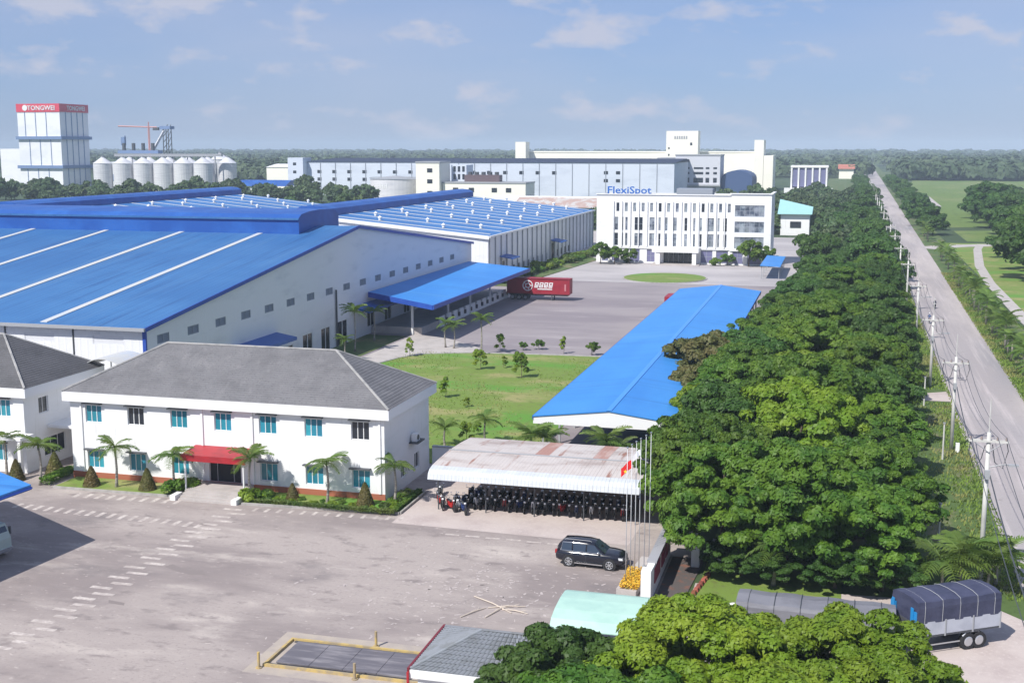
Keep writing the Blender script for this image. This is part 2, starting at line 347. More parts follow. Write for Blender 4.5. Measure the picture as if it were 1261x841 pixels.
# ------------------------------------------------------------------ building helpers
def wall(mb, axis, f, th, u0, u1, z0, z1, ops):
    """solid wall with openings; axis 'x' runs along x at y=f (thickness towards +y), 'y' runs along y at x=f (thickness towards -x)"""
    us = sorted({u0, u1, *[o[0] for o in ops], *[o[1] for o in ops]})
    for a, b in zip(us, us[1:]):
        c = (a + b) / 2; zs = sorted([(o[2], o[3]) for o in ops if o[0] < c < o[1]]); z = z0; segs = []
        for lo, hi in zs:
            if lo > z + 1e-4: segs.append((z, lo))
            z = max(z, hi)
        if z < z1 - 1e-4: segs.append((z, z1))
        for lo, hi in segs:
            if axis == 'x': mb.box(a, b, f, f + th, lo, hi)
            else: mb.box(f - th, f, a, b, lo, hi)
    return mb
WC = {}
def window(parent, axis, f, u, z, w_, h, cols=3, rows=1, glass=None, frame=None, inset=.12, fw=.06, hood=None, name='window'):
    """framed window centred on u with its sill at z; frame is the part, panes are sub-parts"""
    glass = glass or GTEAL; frame = frame or WHITEC
    k = (round(w_,2), round(h,2), cols, rows, frame.name, glass.name, fw)
    if k not in WC:
        fm = MB(); pw = (w_ - fw) / cols; ph = (h - fw) / rows
        for i in range(cols + 1): fm.box(-w_/2 + i*pw, -w_/2 + i*pw + fw, 0, .08, 0, h)
        for j in range(rows + 1): fm.box(-w_/2 + fw, w_/2 - fw, .004, .076, j*ph, j*ph + fw)
        pm = MB().box(-(pw - fw)/2, (pw - fw)/2, .035, .055, 0, ph - fw).mesh('pane', glass)
        WC[k] = (fm.mesh('window_frame', frame), pm, pw, ph)
    fm, pm, pw, ph = WC[k]
    rz = 0 if axis == 'x' else math.pi/2
    loc = (u, f + inset, z) if axis == 'x' else (f - inset, u, z)
    fr = inst(name, fm, parent, loc, (0,0,rz))
    for i in range(cols):
        for j in range(rows):
            p = bpy.data.objects.new('pane', pm); COL.objects.link(p); p.parent = fr
            p.location = (-w_/2 + fw + (pw - fw)/2 + i*pw, 0, fw + j*ph)
    if hood:
        key = ('hood', round(w_,2), hood.name)
        if key not in WC: WC[key] = MB().box(-w_/2 - .12, w_/2 + .12, -.42, .0, 0, .1).mesh('hood', hood)
        hd = bpy.data.objects.new('hood', WC[key]); COL.objects.link(hd); hd.parent = fr; hd.location = (0, -inset + .002, h + .12)
    return fr
def text_mesh(txt, size, depth=.05):
    cu = bpy.data.curves.new('t', 'FONT'); cu.body = txt; cu.size = size; cu.extrude = depth; cu.align_x = 'CENTER'; cu.offset = size * .012; cu.resolution_u = 2
    o = bpy.data.objects.new('t', cu); COL.objects.link(o)
    me = bpy.data.meshes.new_from_object(o); bpy.data.objects.remove(o)
    return me
def gable_y(mb, x0, x1, xr, y0, y1, ze, zr, th=.18, ov=.0):
    """two slopes with ridge parallel to Y"""
    for a, b in ((x0, xr), (xr, x1)):
        za, zb = (ze, zr) if a == x0 else (zr, ze)
        mb.hexa([(a,y0,za-th),(b,y0,zb-th),(b,y1,zb-th),(a,y1,za-th),(a,y0,za),(b,y0,zb),(b,y1,zb),(a,y1,za)])
    return mb

# ------------------------------------------------------------------ two-storey office (front left)
def hip_roof(t, x0, x1, y0, y1, rx_0, rx_1, ry, ze, zr, m):
    h = MB()
    A, B, C_, D = (x0,y0,ze),(x1,y0,ze),(x1,y1,ze),(x0,y1,ze); P, Q = (rx_0,ry,zr),(rx_1,ry,zr)
    for f in ((A,B,Q,P),(B,C_,Q),(C_,D,P,Q),(D,A,P)): h.poly(f)
    h.poly([A,D,C_,B])
    r = h.obj('roof', m, t)
    for a, b in ((P,Q),(A,P),(B,Q),(C_,Q),(D,P)):
        MB().tube([(a[0],a[1],a[2]+.02),(b[0],b[1],b[2]+.02)], .11, 6).obj('ridge_cap', RIDGE, r)
    # shingle courses: thin raised laps along the front slope
    c = MB(); n = 26
    for i in range(1, n):
        s0 = i / n; y = y0 + (ry - y0)*s0; z = ze + (zr - ze)*s0
        xa = x0 + (rx_0 - x0)*s0; xb = x1 + (rx_1 - x1)*s0
        c.hexa([(xa,y-.03,z-.03),(xb,y-.03,z-.03),(xb,y+.06,z-.01),(xa,y+.06,z-.01),(xa,y-.03,z+.012),(xb,y-.03,z+.012),(xb,y+.06,z+.014),(xa,y+.06,z+.014)])
        xa = x1 + (rx_1 - x1)*s0; ya = y0 + (ry - y0)*s0; yb = y1 + (ry - y1)*s0
        c.hexa([(xa+.03,ya,z-.03),(xa+.03,yb,z-.03),(xa-.06,yb,z),(xa-.06,ya,z),(xa+.03,ya,z+.012),(xa+.03,yb,z+.012),(xa-.06,yb,z+.014),(xa-.06,ya,z+.014)])
    tag(c.obj('shingle_courses', m, t), kind='stuff')
    return r
t = thing('office_building', 'white two-storey office with grey hipped roof and red awning over its entrance', 'building', (-50.2, 97, 0))
X0, X1, Y0, Y1 = -65.0, -35.5, 91.4, 102.6
ups = [-62.7 + 4.18*i for i in range(7)]
ops = [(x-.8, x+.8, 5.1, 6.65) for x in ups] + [(x-.8, x+.8, 1.0, 2.55) for x in ups if abs(x + 50.16) > 1]
ops.append((-51.6, -48.6, .6, 3.2))
m_ = MB(); wall(m_, 'x', Y0, .3, X0, X1, 0, 7.0, ops)
m_.box(X0, X1, Y1-.3, Y1, 0, 7.0); m_.box(X0, X0+.3, Y0+.3, Y1-.3, 0, 7.0)
wall(m_, 'y', X1, .3, Y0+.3, Y1-.3, 0, 7.0, [(95.2,96.4,.9,2.3),(98.6,99.9,.9,2.3)])
m_.obj('wall', WHITE, t)
MB().box(X0+.35, X1-.35, Y0+.6, Y1-.35, .1, 6.9).obj('interior', DARK, t)
for x in ups:
    dk = abs(x + 58.52) < .1 or abs(x + 37.62) < .1
    window(t, 'x', Y0, x, 5.1, 1.6, 1.55, 3, 1, GDARK if dk else GTEAL, hood=DGREY)
    if abs(x + 50.16) > 1: window(t, 'x', Y0, x, 1.0, 1.6, 1.55, 3, 1, GTEAL, hood=DGREY)
for y in (95.8, 99.25): window(t, 'y', X1, y, .9, 1.2 if y < 97 else 1.3, 1.4, 2, 1, GDARK)
f_ = MB().box(X0-.45, X1+.6, Y0-.5, Y0+.1, 7.0, 7.85).box(X1+.0, X1+.6, Y0+.1, Y1+.5, 7.0, 7.85).box(X0-.45, X0, Y0+.1, Y1+.5, 7.0, 7.85).box(X0, X1, Y1, Y1+.5, 7.0, 7.85)
f_.obj('fascia', WHITEC, t)
hip_roof(t, X0-.45, X1+.6, Y0-.5, Y1+.5, -58.4, -42.0, 97, 7.87, 11.5, SHING)
MB().box(X0-.02, X1+.02, Y0-.06, Y0-.003, 0, .62).obj('plinth', BRICK, t)
for x in (-63.9, -52.1, -47.4, -35.9):
    MB().box(x-.09, x+.09, Y0-.12, Y0-.004, .64, 6.98).obj('pilaster', WHITEC, t)
MB().box(-51.6,-48.6,Y0+.25,Y0+.29,.6,3.2).obj('doorway', DARK, t)
d_ = MB().box(-50.9,-50.85,Y0+.12,Y0+.2,.6,3.0).box(-49.35,-49.3,Y0+.12,Y0+.2,.6,3.0).box(-50.9,-49.3,Y0+.12,Y0+.2,2.6,2.66); d_.obj('door_frame', GREY, t)
aw = MB().hexa([(-52.8,88.9,3.3),(-46.9,88.9,3.3),(-46.9,Y0-.01,3.5),(-52.8,Y0-.01,3.5),(-52.8,88.9,3.5),(-46.9,88.9,3.5),(-46.9,Y0-.01,3.75),(-52.8,Y0-.01,3.75)])
aw.obj('awning', RED, t)
MB().box(-52.84,-46.86,88.8,88.89,3.0,3.52).obj('awning_valance', RED, t)
for x in (-52.7, -47.0): MB().cyl(x+.15*(1 if x < -50 else -1), 89.1, .2, 3.29, .08, 8).obj('awning_post', WHITEC, t)
for i in range(4): MB().box(-52.3+.0*i, -47.4, 87.3 + .38*i, 87.66 + .38*i if i < 3 else Y0-.07, 0, .15*(i+1)).obj('step', CONC, t)
for x in (-52.75, -47.15):
    MB().box(x-.25, x+.25, 87.2, 88.4, 0, .42).obj('stair_pier', WHITEC, t)
a = MB().box(X1+.01, X1+.85, 97.2, 99.0, 3.55, 3.68); a.obj('unit_ledge', DGREY, t)
ac = MB().box(X1+.15, X1+.6, 97.5, 98.4, 3.69, 4.35).obj('air_conditioner', WHITEC, t)
MB().tube([(X1+.61,97.95,4.02),(X1+.64,97.95,4.02)], .24, 12).obj('fan_grille', DGREY, ac)

# second office, cut by the left edge of the picture
t = thing('office_building', 'white two-storey office with dark hipped roof at the left edge of the photo', 'building', (-84, 97, 0))
x0, x1 = -98, -69.8
ops = [(x-.8, x+.8, 5.1, 6.65) for x in (-72.0, -76.2, -80.4, -84.6, -88.8)] + [(x-.8, x+.8, 1.0, 2.55) for x in (-72.6, -76.2, -80.4, -84.6, -88.8)]
m_ = MB(); wall(m_, 'x', Y0, .3, x0, x1, 0, 7.0, ops)
m_.box(x0, x1, Y1-.3, Y1, 0, 7.0).box(x0, x0+.3, Y0+.3, Y1-.3, 0, 7.0)
wall(m_, 'y', x1, .3, Y0+.3, Y1-.3, 0, 7.0, [(93.5,94.9,5.0,6.5),(98.8,100.0,4.1,6.4),(100.9,101.7,4.9,6.2),(94.0,97.2,.9,2.6)])
m_.obj('wall', WHITE, t); MB().box(x0+.35, x1-.35, Y0+.6, Y1-.35, .1, 6.9).obj('interior', DARK, t)
for x in (-72.0, -76.2, -80.4, -84.6, -88.8):
    window(t, 'x', Y0, x, 5.1, 1.6, 1.55, 3, 1, GTEAL, hood=DGREY)
    window(t, 'x', Y0, x if x < -73 else -72.6, 1.0, 1.6, 1.55, 3, 1, GTEAL, hood=DGREY)
window(t, 'y', x1, 94.2, 5.0, 1.4, 1.5, 2, 1, GDARK); window(t, 'y', x1, 101.3, 4.9, .8, 1.3, 1, 1, GDARK)
window(t, 'y', x1, 95.6, .9, 3.2, 1.7, 3, 1, GDARK)
MB().box(x1-.2, x1-.14, 98.8, 100.0, 4.1, 6.4).obj('door', DGREY, t)
MB().box(x0-.45, x1+.6, Y0-.5, Y0+.1, 7.0, 7.85).box(x1, x1+.6, Y0+.1, Y1+.5, 7.0, 7.85).box(x0, x1, Y1, Y1+.5, 7.0, 7.85).obj('fascia', WHITEC, t)
hip_roof(t, x0-.45, x1+.6, Y0-.5, Y1+.5, x0+6, -75.7, 97, 7.87, 11.6, SHINGD)
MB().box(x1+.01, -65.46, 94.5, 102.2, 3.55, 3.8).box(x1-2.2, x1+.9, Y0-1.9, Y0-.01, 3.45, 3.7).obj('walkway_slab', WHITEC, t)
for y in (94.9, 98.2, 101.8): MB().box(-66.1, -65.8, y-.15, y+.15, 0, 3.55).obj('walkway_column', WHITEC, t)
MB().box(-68.9, -66.4, 101.9, 102.1, 3.81, 4.8).obj('parapet', WHITE, t)
for x in (x1-2.0, x1+.6): MB().box(x-.15, x+.15, Y0-1.8, Y0-1.5, 0, 3.45).obj('porch_column', WHITEC, t)
# curved translucent awning between the two offices
mb = MB(); n = 8
rg = [(-70.6 + 4.8*i/n, 7.95 + .85*math.sin(math.pi*(i/n)**.8)) for i in range(n+1)]
for y0, y1 in ((101.6, 106.5),):
    mb.prism(rg + [(x, z-.06) for x, z in rg[::-1]], 'y', y0, y1)
t = thing('link_awning', 'pale curved awning roof spanning the gap between the two grey-roofed offices', 'awning', (-68, 104, 0))
mb.obj('awning_sheet', SKYL, t)
for x, y in ((-70.5,103.3),(-65.9,103.3),(-70.5,106.2),(-65.9,106.2)): MB().cyl(x, y, 0, 7.96, .08, 6).obj('post', GREY, t)

# ------------------------------------------------------------------ long blue-roofed warehouse
t = thing('warehouse', 'large warehouse with blue roof, three pale skylight strips and a long gable wall of louvres', 'warehouse', (-110, 173, 0))
AX, AY0, AY1, AR, ZE, ZR = -71.0, 113.4, 232.2, 173.0, 10.0, 17.1
x0 = -190
h = MB()
h.hexa([(x0,AY0-.5,ZE-.15),(AX+.25,AY0-.5,ZE-.15),(AX+.25,AR,ZR-.15),(x0,AR,ZR-.15),(x0,AY0-.5,ZE+.05),(AX+.25,AY0-.5,ZE+.05),(AX+.25,AR,ZR+.05),(x0,AR,ZR+.05)])
h.hexa([(x0,AR+.001,ZR-.15),(AX+.25,AR+.001,ZR-.15),(AX+.25,AY1+.4,ZE+.1),(x0,AY1+.4,ZE+.1),(x0,AR+.001,ZR+.05),(AX+.25,AR+.001,ZR+.05),(AX+.25,AY1+.4,ZE+.3),(x0,AY1+.4,ZE+.3)])
rf = h.obj('roof', BROOF, t)
for sx in (-83.5, -96.5, -109.5, -122.5, -135.5, -148.5):
    s0 = (AY0 + .1 - (AY0-.5)) / (AR - AY0 + .5)
    def zz(y): return ZE + .05 + (ZR - ZE) * (y - AY0 + .5) / (AR - AY0 + .5)
    a, b = AY0 + .2, AR - 7.2
    MB().hexa([(sx-.42,a,zz(a)-.02),(sx+.42,a,zz(a)-.02),(sx+.42,b,zz(b)-.02),(sx-.42,b,zz(b)-.02),(sx-.42,a,zz(a)+.08),(sx+.42,a,zz(a)+.08),(sx+.42,b,zz(b)+.08),(sx-.42,b,zz(b)+.08)]).obj('skylight', SKYL, rf)
# gable wall with louvre windows, built around the openings below the eave line
lou = [117.0 + 6.42*i for i in range(17)]
doors = [(146.4,149.6,.2,2.7),(152.6,155.9,.0,3.4),(158.8,162.0,.0,3.4),(164.7,168.4,.0,3.6),(176.4,179.4,1.2,3.6),(184,187,1.2,4),(193,196,1.2,4),(202,205,1.2,4),(211,214,1.2,4),(220,223,1.2,4)]
m_ = MB(); wall(m_, 'y', AX, .25, AY0, AY1, 0, 9.8, [(y-1.25,y+1.25,7.9,8.9) for y in lou if y < 226] + doors)
m_.prism([(AY0,9.8),(AY1,9.8),(AY1,10.15),(AR,ZR-.16),(AY0,ZE-.14)], 'x', AX-.25, AX)
m_.obj('gable_wall', CLAD, t)
for y in lou:
    if y < 226:
        key = 'louvre'
        if key not in WC:
            q = MB().box(-.05,.05,-1.25,1.25,0,.08).box(-.05,.05,-1.25,1.25,.92,1.0).box(-.05,.05,-1.25,-1.15,.08,.92).box(-.05,.05,1.15,1.25,.08,.92).box(-.05,.05,-.05,.05,.08,.92)
            WC[key] = q.mesh('louvre_window', LOUV)
            q = MB()
            for k in range(5): q.hexa([(-.09,-1.14,.22+.165*k),(.03,-1.14,.09+.165*k),(.03,1.14,.09+.165*k),(-.09,1.14,.22+.165*k),(-.09,-1.14,.24+.165*k),(.03,-1.14,.11+.165*k),(.03,1.14,.11+.165*k),(-.09,1.14,.24+.165*k)])
            WC['blades'] = q.mesh('louvre_blades', LOUV)
        o = inst('louvre_window', WC[key], t, (AX-.06, y, 7.9))
        b = bpy.data.objects.new('louvre_blades', WC['blades']); COL.objects.link(b); b.parent = o; b.location = (-.02, 0, 0)
for a, b, lo, hi in doors:
    d = MB().box(AX-.2, AX-.14, a, b, lo, hi).obj('door' if lo == 0 else 'window', GDARK, t)
    MB().box(AX-.13, AX-.05, a, a+.12, lo, hi).box(AX-.13, AX-.05, b-.12, b, lo, hi).box(AX-.13, AX-.05, (a+b)/2-.06, (a+b)/2+.06, lo, hi).box(AX-.13, AX-.05, a+.12, b-.12, hi-.12, hi).obj('frame', WHITEC, d)
MB().box(x0, AX-.25, AY1-.3, AY1, 0, ZE+.1).box(x0, x0+.3, AY0+.3, AY1-.3, 0, ZE).obj('rear_wall', CLADX, t)
# verge trim following the gable, eaves gutter, corner trim
for (ya, za), (yb, zb) in (((AY0-.55, ZE-.12), (AR, ZR-.05)), ((AR, ZR-.05), (AY1+.45, ZE+.12))):
    MB().hexa([(AX+.26,ya,za-.25),(AX+.42,ya,za-.25),(AX+.42,yb,zb-.25),(AX+.26,yb,zb-.25),(AX+.26,ya,za+.2),(AX+.42,ya,za+.2),(AX+.42,yb,zb+.2),(AX+.26,yb,zb+.2)]).obj('verge_trim', BDARK, t)
MB().box(x0, AX+.42, AY0-.85, AY0-.56, ZE-.28, ZE+.06).obj('gutter', GREY, t)
MB().box(AX-.26, AX+.14, AY0-.1, AY0+.15, 0, ZE-.3).obj('corner_trim', BDARK, t)
# front wall, one panel per bay between dark downpipes
pm = MB(); wall(pm, 'x', AY0, .25, -4.2, 4.2, 0, 9.7, [(-1.9,1.9,8.0,9.0)]); pm = pm.mesh('wall_panel', CLADX)
lw = MB().box(-1.9,1.9,.06,.1,8.0,9.0); 
for k in range(2): lw.box(-1.9,1.9,.02,.059,8.0+.92*k,8.08+.92*k)
lw.box(-1.9,-1.8,.02,.059,8.08,8.92).box(1.8,1.9,.02,.059,8.08,8.92)
lw = lw.mesh('vent_window', mat('pale_louvre', (.66,.67,.70), .6))
for i in range(14):
    xc = AX - .27 - 4.2 - 8.55*i
    inst('wall_panel', pm, t, (xc, 0, 0)); inst('vent_window', lw, t, (xc, AY0, 0))
    MB().box(xc-4.33, xc-4.22, AY0-.12, AY0+.1, 0, 9.72).obj('downpipe', DGREY, t)
# raised ridge ventilator
mz = MB(); prof = [(165.6,16.2),(165.6,18.6),(166.6,19.15),(169.5,19.45),(173,19.55),(176.5,19.45),(179.4,19.15),(180.4,18.6),(180.4,16.2)]
mz.prism(prof, 'x', x0, -77.2); mz.obj('ridge_ventilator', BCLAD, t)
MB().box(x0, -77.1, 165.3, 165.58, 18.35, 18.62).obj('ventilator_trim', BROOF, t)
MB().tube([(-70.8,164,.0),(-70.8,164,8.4)], .14, 8).obj('downpipe', DGREY, t)
# small blue canopies on the gable wall
for ya, yb, zt in ((132.2,144.6,5.0),(170.2,186,5.1)):
    MB().hexa([(AX+.01,ya,zt-.2),(AX+2.9,ya,zt-.9),(AX+2.9,yb,zt-.9),(AX+.01,yb,zt-.2),(AX+.01,ya,zt),(AX+2.9,ya,zt-.5),(AX+2.9,yb,zt-.5),(AX+.01,yb,zt)]).obj('door_canopy', BCLAD, t)
# blue loading canopy
t = thing('loading_canopy', 'bright blue loading canopy along the warehouse gable wall beside the red trailer', 'canopy', (-65, 200, 0))
MB().hexa([(-70.7,176.3,6.5),(-58.4,171.2,5.45),(-58.4,229.5,5.45),(-70.7,229.5,6.5),(-70.7,176.3,6.7),(-58.4,171.2,5.65),(-58.4,229.5,5.65),(-70.7,229.5,6.7)]).obj('roof', BSHED, t)
MB().hexa([(-58.39,171.1,5.0),(-58.2,171.1,5.0),(-58.2,229.6,5.0),(-58.39,229.6,5.0),(-58.39,171.1,5.68),(-58.2,171.1,5.68),(-58.2,229.6,5.68),(-58.39,229.6,5.68)]).obj('fascia', BDARK, t)
MB().hexa([(-70.7,176.1,5.9),(-58.4,171.0,4.95),(-58.4,171.15,4.95),(-70.7,176.25,5.9),(-70.7,176.1,6.72),(-58.4,171.0,5.66),(-58.4,171.15,5.66),(-70.7,176.25,6.72)]).obj('fascia', BDARK, t)
for i, y in enumerate((177.9, 190.5, 203, 215.5, 228)):
    MB().box(-62.5 if i else -64.25, -62.2 if i else -63.95, y-.15, y+.15, 0, 5.55).obj('post', WHITEC, t)
t = thing('dock_wall', 'low white dock wall with square gaps under the blue loading canopy', 'wall', (-62.4, 200, 0))
for i in range(12):
    y = 186.5 + 3.45*i
    MB().box(-62.59, -62.35, y, y+2.4, 0, 1.75).box(-62.59, -62.35, y+2.4, y+3.45, 0, .55).obj('panel', WHITE, t)
    MB().box(-62.34, -62.1, y+2.6, y+3.2, .6, 1.25).obj('bumper', DGREY, t)

# ------------------------------------------------------------------ two-bay warehouse behind
t = thing('warehouse', 'two-bay warehouse behind with blue roofs striped by skylights and dotted with white ventilators', 'warehouse', (-130, 300, 0))
BY0, BY1 = 246.0, 358.5
h = MB()
for x0_, x1_, xr in ((-151.5,-71.3,-112.5),(-232,-151.7,-190.5)):
    gable_y(h, x0_, x1_, xr, BY0-.3, BY1+.3, 10.45, 14.35)
rf = h.obj('roof', BROOFY, t)
def zb(x, xr, xe): return 10.47 + 3.9 * (x - xe) / (xr - xe)
vent = MB().cyl(0,0,-.1,.35,.42,10).ball((0,0,.72),.62,.62,.42,10,5).cyl(0,0,1.05,1.3,.12,6).mesh('roof_ventilator', WHITEC, smooth=True)
for xr, xe in ((-112.5,-71.3),(-190.5,-151.6)):
    for i in range(13):
        y = 250.5 + 8.75*i; a, b = xr + 3.5, xe - 1.0
        MB().hexa([(a,y-.3,zb(a,xr,xe)-.02),(b,y-.3,zb(b,xr,xe)-.02),(b,y+.3,zb(b,xr,xe)-.02),(a,y+.3,zb(a,xr,xe)-.02),(a,y-.3,zb(a,xr,xe)+.06),(b,y-.3,zb(b,xr,xe)+.06),(b,y+.3,zb(b,xr,xe)+.06),(a,y+.3,zb(a,xr,xe)+.06)]).obj('skylight', SKYL, rf)
        for u in ((.18, .52, .86) if i % 2 else (.30, .70)):
            x = a + (b - a) * u
            inst('roof_ventilator', vent, t, (x, y + 1.4, zb(x,xr,xe)+.1), (0,0,0), (.8,.8,.8))
    MB().prism([(xr-3.6,13.6),(xr-3.6,15.5),(xr-2.2,16.15),(xr,16.35),(xr+2.2,16.15),(xr+3.6,15.5),(xr+3.6,13.6)], 'y', BY0+1.5, BY1).obj('ridge_ventilator', BCLAD, t)
m_ = MB()
for x0_, x1_, xr in ((-151.6,-71.5,-112.5),(-231.8,-151.8,-190.5)):
    m_.prism([(x0_,0),(x1_,0),(x1_,10.2),(xr,14.1),(x0_,10.2)], 'y', BY0, BY0+.3)
    m_.prism([(x0_,0),(x1_,0),(x1_,10.2),(xr,14.1),(x0_,10.2)], 'y', BY1-.3, BY1)
m_.obj('front_wall', CLADX, t)
dr = [(256,259,0,4.2),(304,307.5,0,4.6)]
sw = [(y-.8,y+.8,.9,2.6) for y in (262.5,266.9,271.5,276,280.5,285,289.5,294,298.5,311,315.5,320,324.5)]
m_ = MB(); wall(m_, 'y', -71.5, .3, BY0+.3, BY1-.3, 0, 10.25, dr + sw); m_.obj('side_wall', CLAD, t)
for a, b, lo, hi in dr: MB().box(-71.7,-71.65,a,b,lo,hi).obj('door', GDARK, t)
for a, b, lo, hi in sw: MB().box(-71.7,-71.65,a,b,lo,hi).obj('window', GDARK, t)
for i in range(25): 
    y = BY0 + .4 + 4.62*i
    MB().box(-71.49, -71.25, y, y+.32, 0, 10.2).obj('pilaster', GREY, t)
for (xa,za),(xb,zb_) in (((-71.2,10.35),(-112.5,14.25)),((-112.5,14.25),(-151.6,10.35))):
    MB().hexa([(xb,BY0-.5,zb_-.55),(xa,BY0-.5,za-.55),(xa,BY0-.31,za-.55),(xb,BY0-.31,zb_-.55),(xb,BY0-.5,zb_+.2),(xa,BY0-.5,za+.2),(xa,BY0-.31,za+.2),(xb,BY0-.31,zb_+.2)]).obj('verge_trim', WHITEC, t)
MB().box(-71.28,-70.95,BY0-.3,BY1+.3,10.1,10.5).obj('gutter', WHITEC, t)
for ya, yb in ((254.6,260.6),(302.5,309)):
    MB().hexa([(-71.4,ya,5.4),(-68.4,ya,4.9),(-68.4,yb,4.9),(-71.4,yb,5.4),(-71.4,ya,5.6),(-68.4,ya,5.1),(-68.4,yb,5.1),(-71.4,yb,5.6)]).obj('door_canopy', BCLAD, t)

# ------------------------------------------------------------------ long blue open shed in the middle
t = thing('open_shed', 'long open-sided shed with bright blue low gabled roof beside the tree avenue', 'shed', (-19.8, 160, 0))
SX0, SX1, SR, SY0, SY1 = -26.8, -12.9, -19.7, 107, 212.5
h = MB(); gable_y(h, SX0, SX1, SR, SY0-.2, SY1, 4.5, 5.35, .1); h.obj('roof', BSHED, t)
MB().box(SR-.25, SR+.25, SY0-.2, SY1, 5.3, 5.38).obj('ridge_cap', mat('pale_blue_cap', (.06,.28,.75), .4), t)
MB().prism([(SX0,3.75),(SX1,3.75),(SX1,4.36),(SR,5.21),(SX0,4.36)], 'y', SY0-.1, SY0+.02).obj('gable_panel', WHITEC, t)
MB().prism([(SX0,3.75),(SX1,3.75),(SX1,4.36),(SR,5.21),(SX0,4.36)], 'y', SY1-.12, SY1-.01).obj('gable_panel', WHITEC, t)
MB().box(SX0-.06, SX0, SY0-.2, SY1, 4.15, 4.5).obj('fascia', BDARK, t); MB().box(SX1, SX1+.06, SY0-.2, SY1, 4.15, 4.5).obj('fascia', BDARK, t)
pst = MB().box(-.1,.1,-.1,.1,0,4.3).mesh('post', GREY); trs = MB().box(-6.4,6.4,-.06,.06,4.1,4.2).box(-6.4,6.4,-.05,.05,3.85,3.93).mesh('truss', GREY)
for i in range(16):
    y = 108 + 6.9*i
    inst('post', pst, t, (SX0+.7, y, 0)); inst('post', pst, t, (SX1-.7, y, 0)); inst('truss', trs, t, (-19.85, y, 0))
t = thing('carport', 'small bright blue carport behind the long blue shed near the white office', 'carport', (-14.6, 287, 0))
MB().hexa([(-17.0,274,3.0),(-12.6,274,2.8),(-12.6,300,2.8),(-17.0,300,3.0),(-17.0,274,3.15),(-12.6,274,2.95),(-12.6,300,2.95),(-17.0,300,3.15)]).obj('roof', BSHED, t)
for y in (275,281,287,293,299):
    for x in (-16.7,-12.9): MB().cyl(x,y,0,2.85,.08,6).obj('post', GREY, t)

# ------------------------------------------------------------------ motorbike shed
t = thing('bike_shed', 'motorbike shed with rust-streaked white corrugated roof and a rolled white front edge', 'shed', (-22.3, 96, 0))
RUST = mat('rusty_roof', (.54,.49,.465), .75, noise=[((.25,.5,1), (.38,.315,.29), .45, .68, 5), ((1.3,.12,1), (.30,.15,.11), .56, .70, 5), ((.10,.10,1), (.62,.59,.57), .55, .75, 3)], rib=('X', .3))
VAL = mat('white_sheet', (.54,.565,.59), .5, noise=[((.8,.8,3), (.62,.65,.69), .45, .75, 4)], rib=('X', .3))
prof = [(100.9,3.55),(97.9,3.78),(94.8,3.9)]
pf0 = [(94.8,3.9),(92.2,3.85),(90.3,3.74)]
pf = [(90.3,3.74),(89.6,3.6),(89.2,3.32),(89.08,2.92)]
def strip(pr, xa, xb, th=.05):
    m = MB()
    for (a, za), (b, zb2) in zip(pr, pr[1:]):
        m.hexa([(xa,b,zb2-th),(xb,b,zb2-th),(xb,a,za-th),(xa,a,za-th),(xa,b,zb2),(xb,b,zb2),(xb,a,za),(xa,a,za)])
    return m
RUST2 = mat('rustier_roof', (.40,.22,.18), .75, noise=[((.8,.2,1), (.50,.36,.32), .45, .65, 4)], rib=('X', .3))
for i in range(14):
    xa = -31.0 + 1.215*i; k = i in (6, 10)
    strip(prof, xa + .004, xa + 1.211).obj('roof_sheet', RUST2 if k else RUST, t, label='rusty brown roof sheet' if k else None)
    strip(pf0, xa + .004, xa + 1.211).obj('middle_sheet', RUST, t)
    strip(pf, xa + .004, xa + 1.211).obj('front_sheet', VAL, t)
MB().box(-31.0,-13.99,94.72,94.88,3.91,3.97).obj('seam_flashing', GREY, t)
for x in (-30.6,-26.6,-22.6,-18.6,-14.5):
    for y in (90.6, 100.2): MB().cyl(x, y, 0, 3.45, .055, 8).obj('post', DGREY, t)
    MB().tube([(x,90.6,3.6),(x,94.8,3.78),(x,100.2,3.5)], .05, 5).obj('rafter', GREY, t)
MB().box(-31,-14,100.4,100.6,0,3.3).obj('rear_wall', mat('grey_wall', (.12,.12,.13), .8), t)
t = thing('boundary_wall', 'low white boundary wall between the grey-roofed office and the motorbike shed', 'wall', (-33, 103.3, 0))
MB().box(-35.4,-27,103.15,103.4,0,1.85).obj('wall', WHITE, t); MB().box(-35.4,-27,103.08,103.47,1.86,1.97).obj('coping', GREY, t)

# ------------------------------------------------------------------ four-storey white office
t = thing('office_building', 'four-storey white office block with tall narrow windows and blue rooftop letters', 'building', (-38.4, 312, 0))
DY = 306.0
def px2x(zx): return -54.9 + (730 + zx/5.48 - 760) * .2005
ops = []; wins = []
for i in range(14):
    x = -54.75 + 2.145*i; wins.append((x-.38, x+.38, 12.9, 15.1))
for a, b in ((148,172),(195,208),(222,238),(287,343),(390,425),(452,468),(498,515),(553,578),(630,650),(690,705),(735,750),(778,830),(855,868),(893,918)):
    for lo, hi in ((8.2,11.5),(4.3,7.5)): wins.append((px2x(a), px2x(b), lo, hi))
xb0, xb1 = px2x(970), px2x(1165)
wr = [(xb0, xb1, 12.0, 14.8), (xb0, xb1, 8.1, 10.8), (xb0, xb1, 4.1, 7.0)]
gf = [(px2x(a), px2x(b), .3, 3.4) for a, b in ((60,105),(130,180),(255,325),(375,430),(745,825),(850,930))]
gr = [(px2x(a), px2x(b), .3, 3.4) for a, b in ((960,1030),(1060,1150))]
door = [(px2x(490), px2x(695), 0, 3.2)]
xs = px2x(945)
m_ = MB(); wall(m_, 'x', DY, .4, -60.2, xs, 0, 17.1, wins + gf + door)
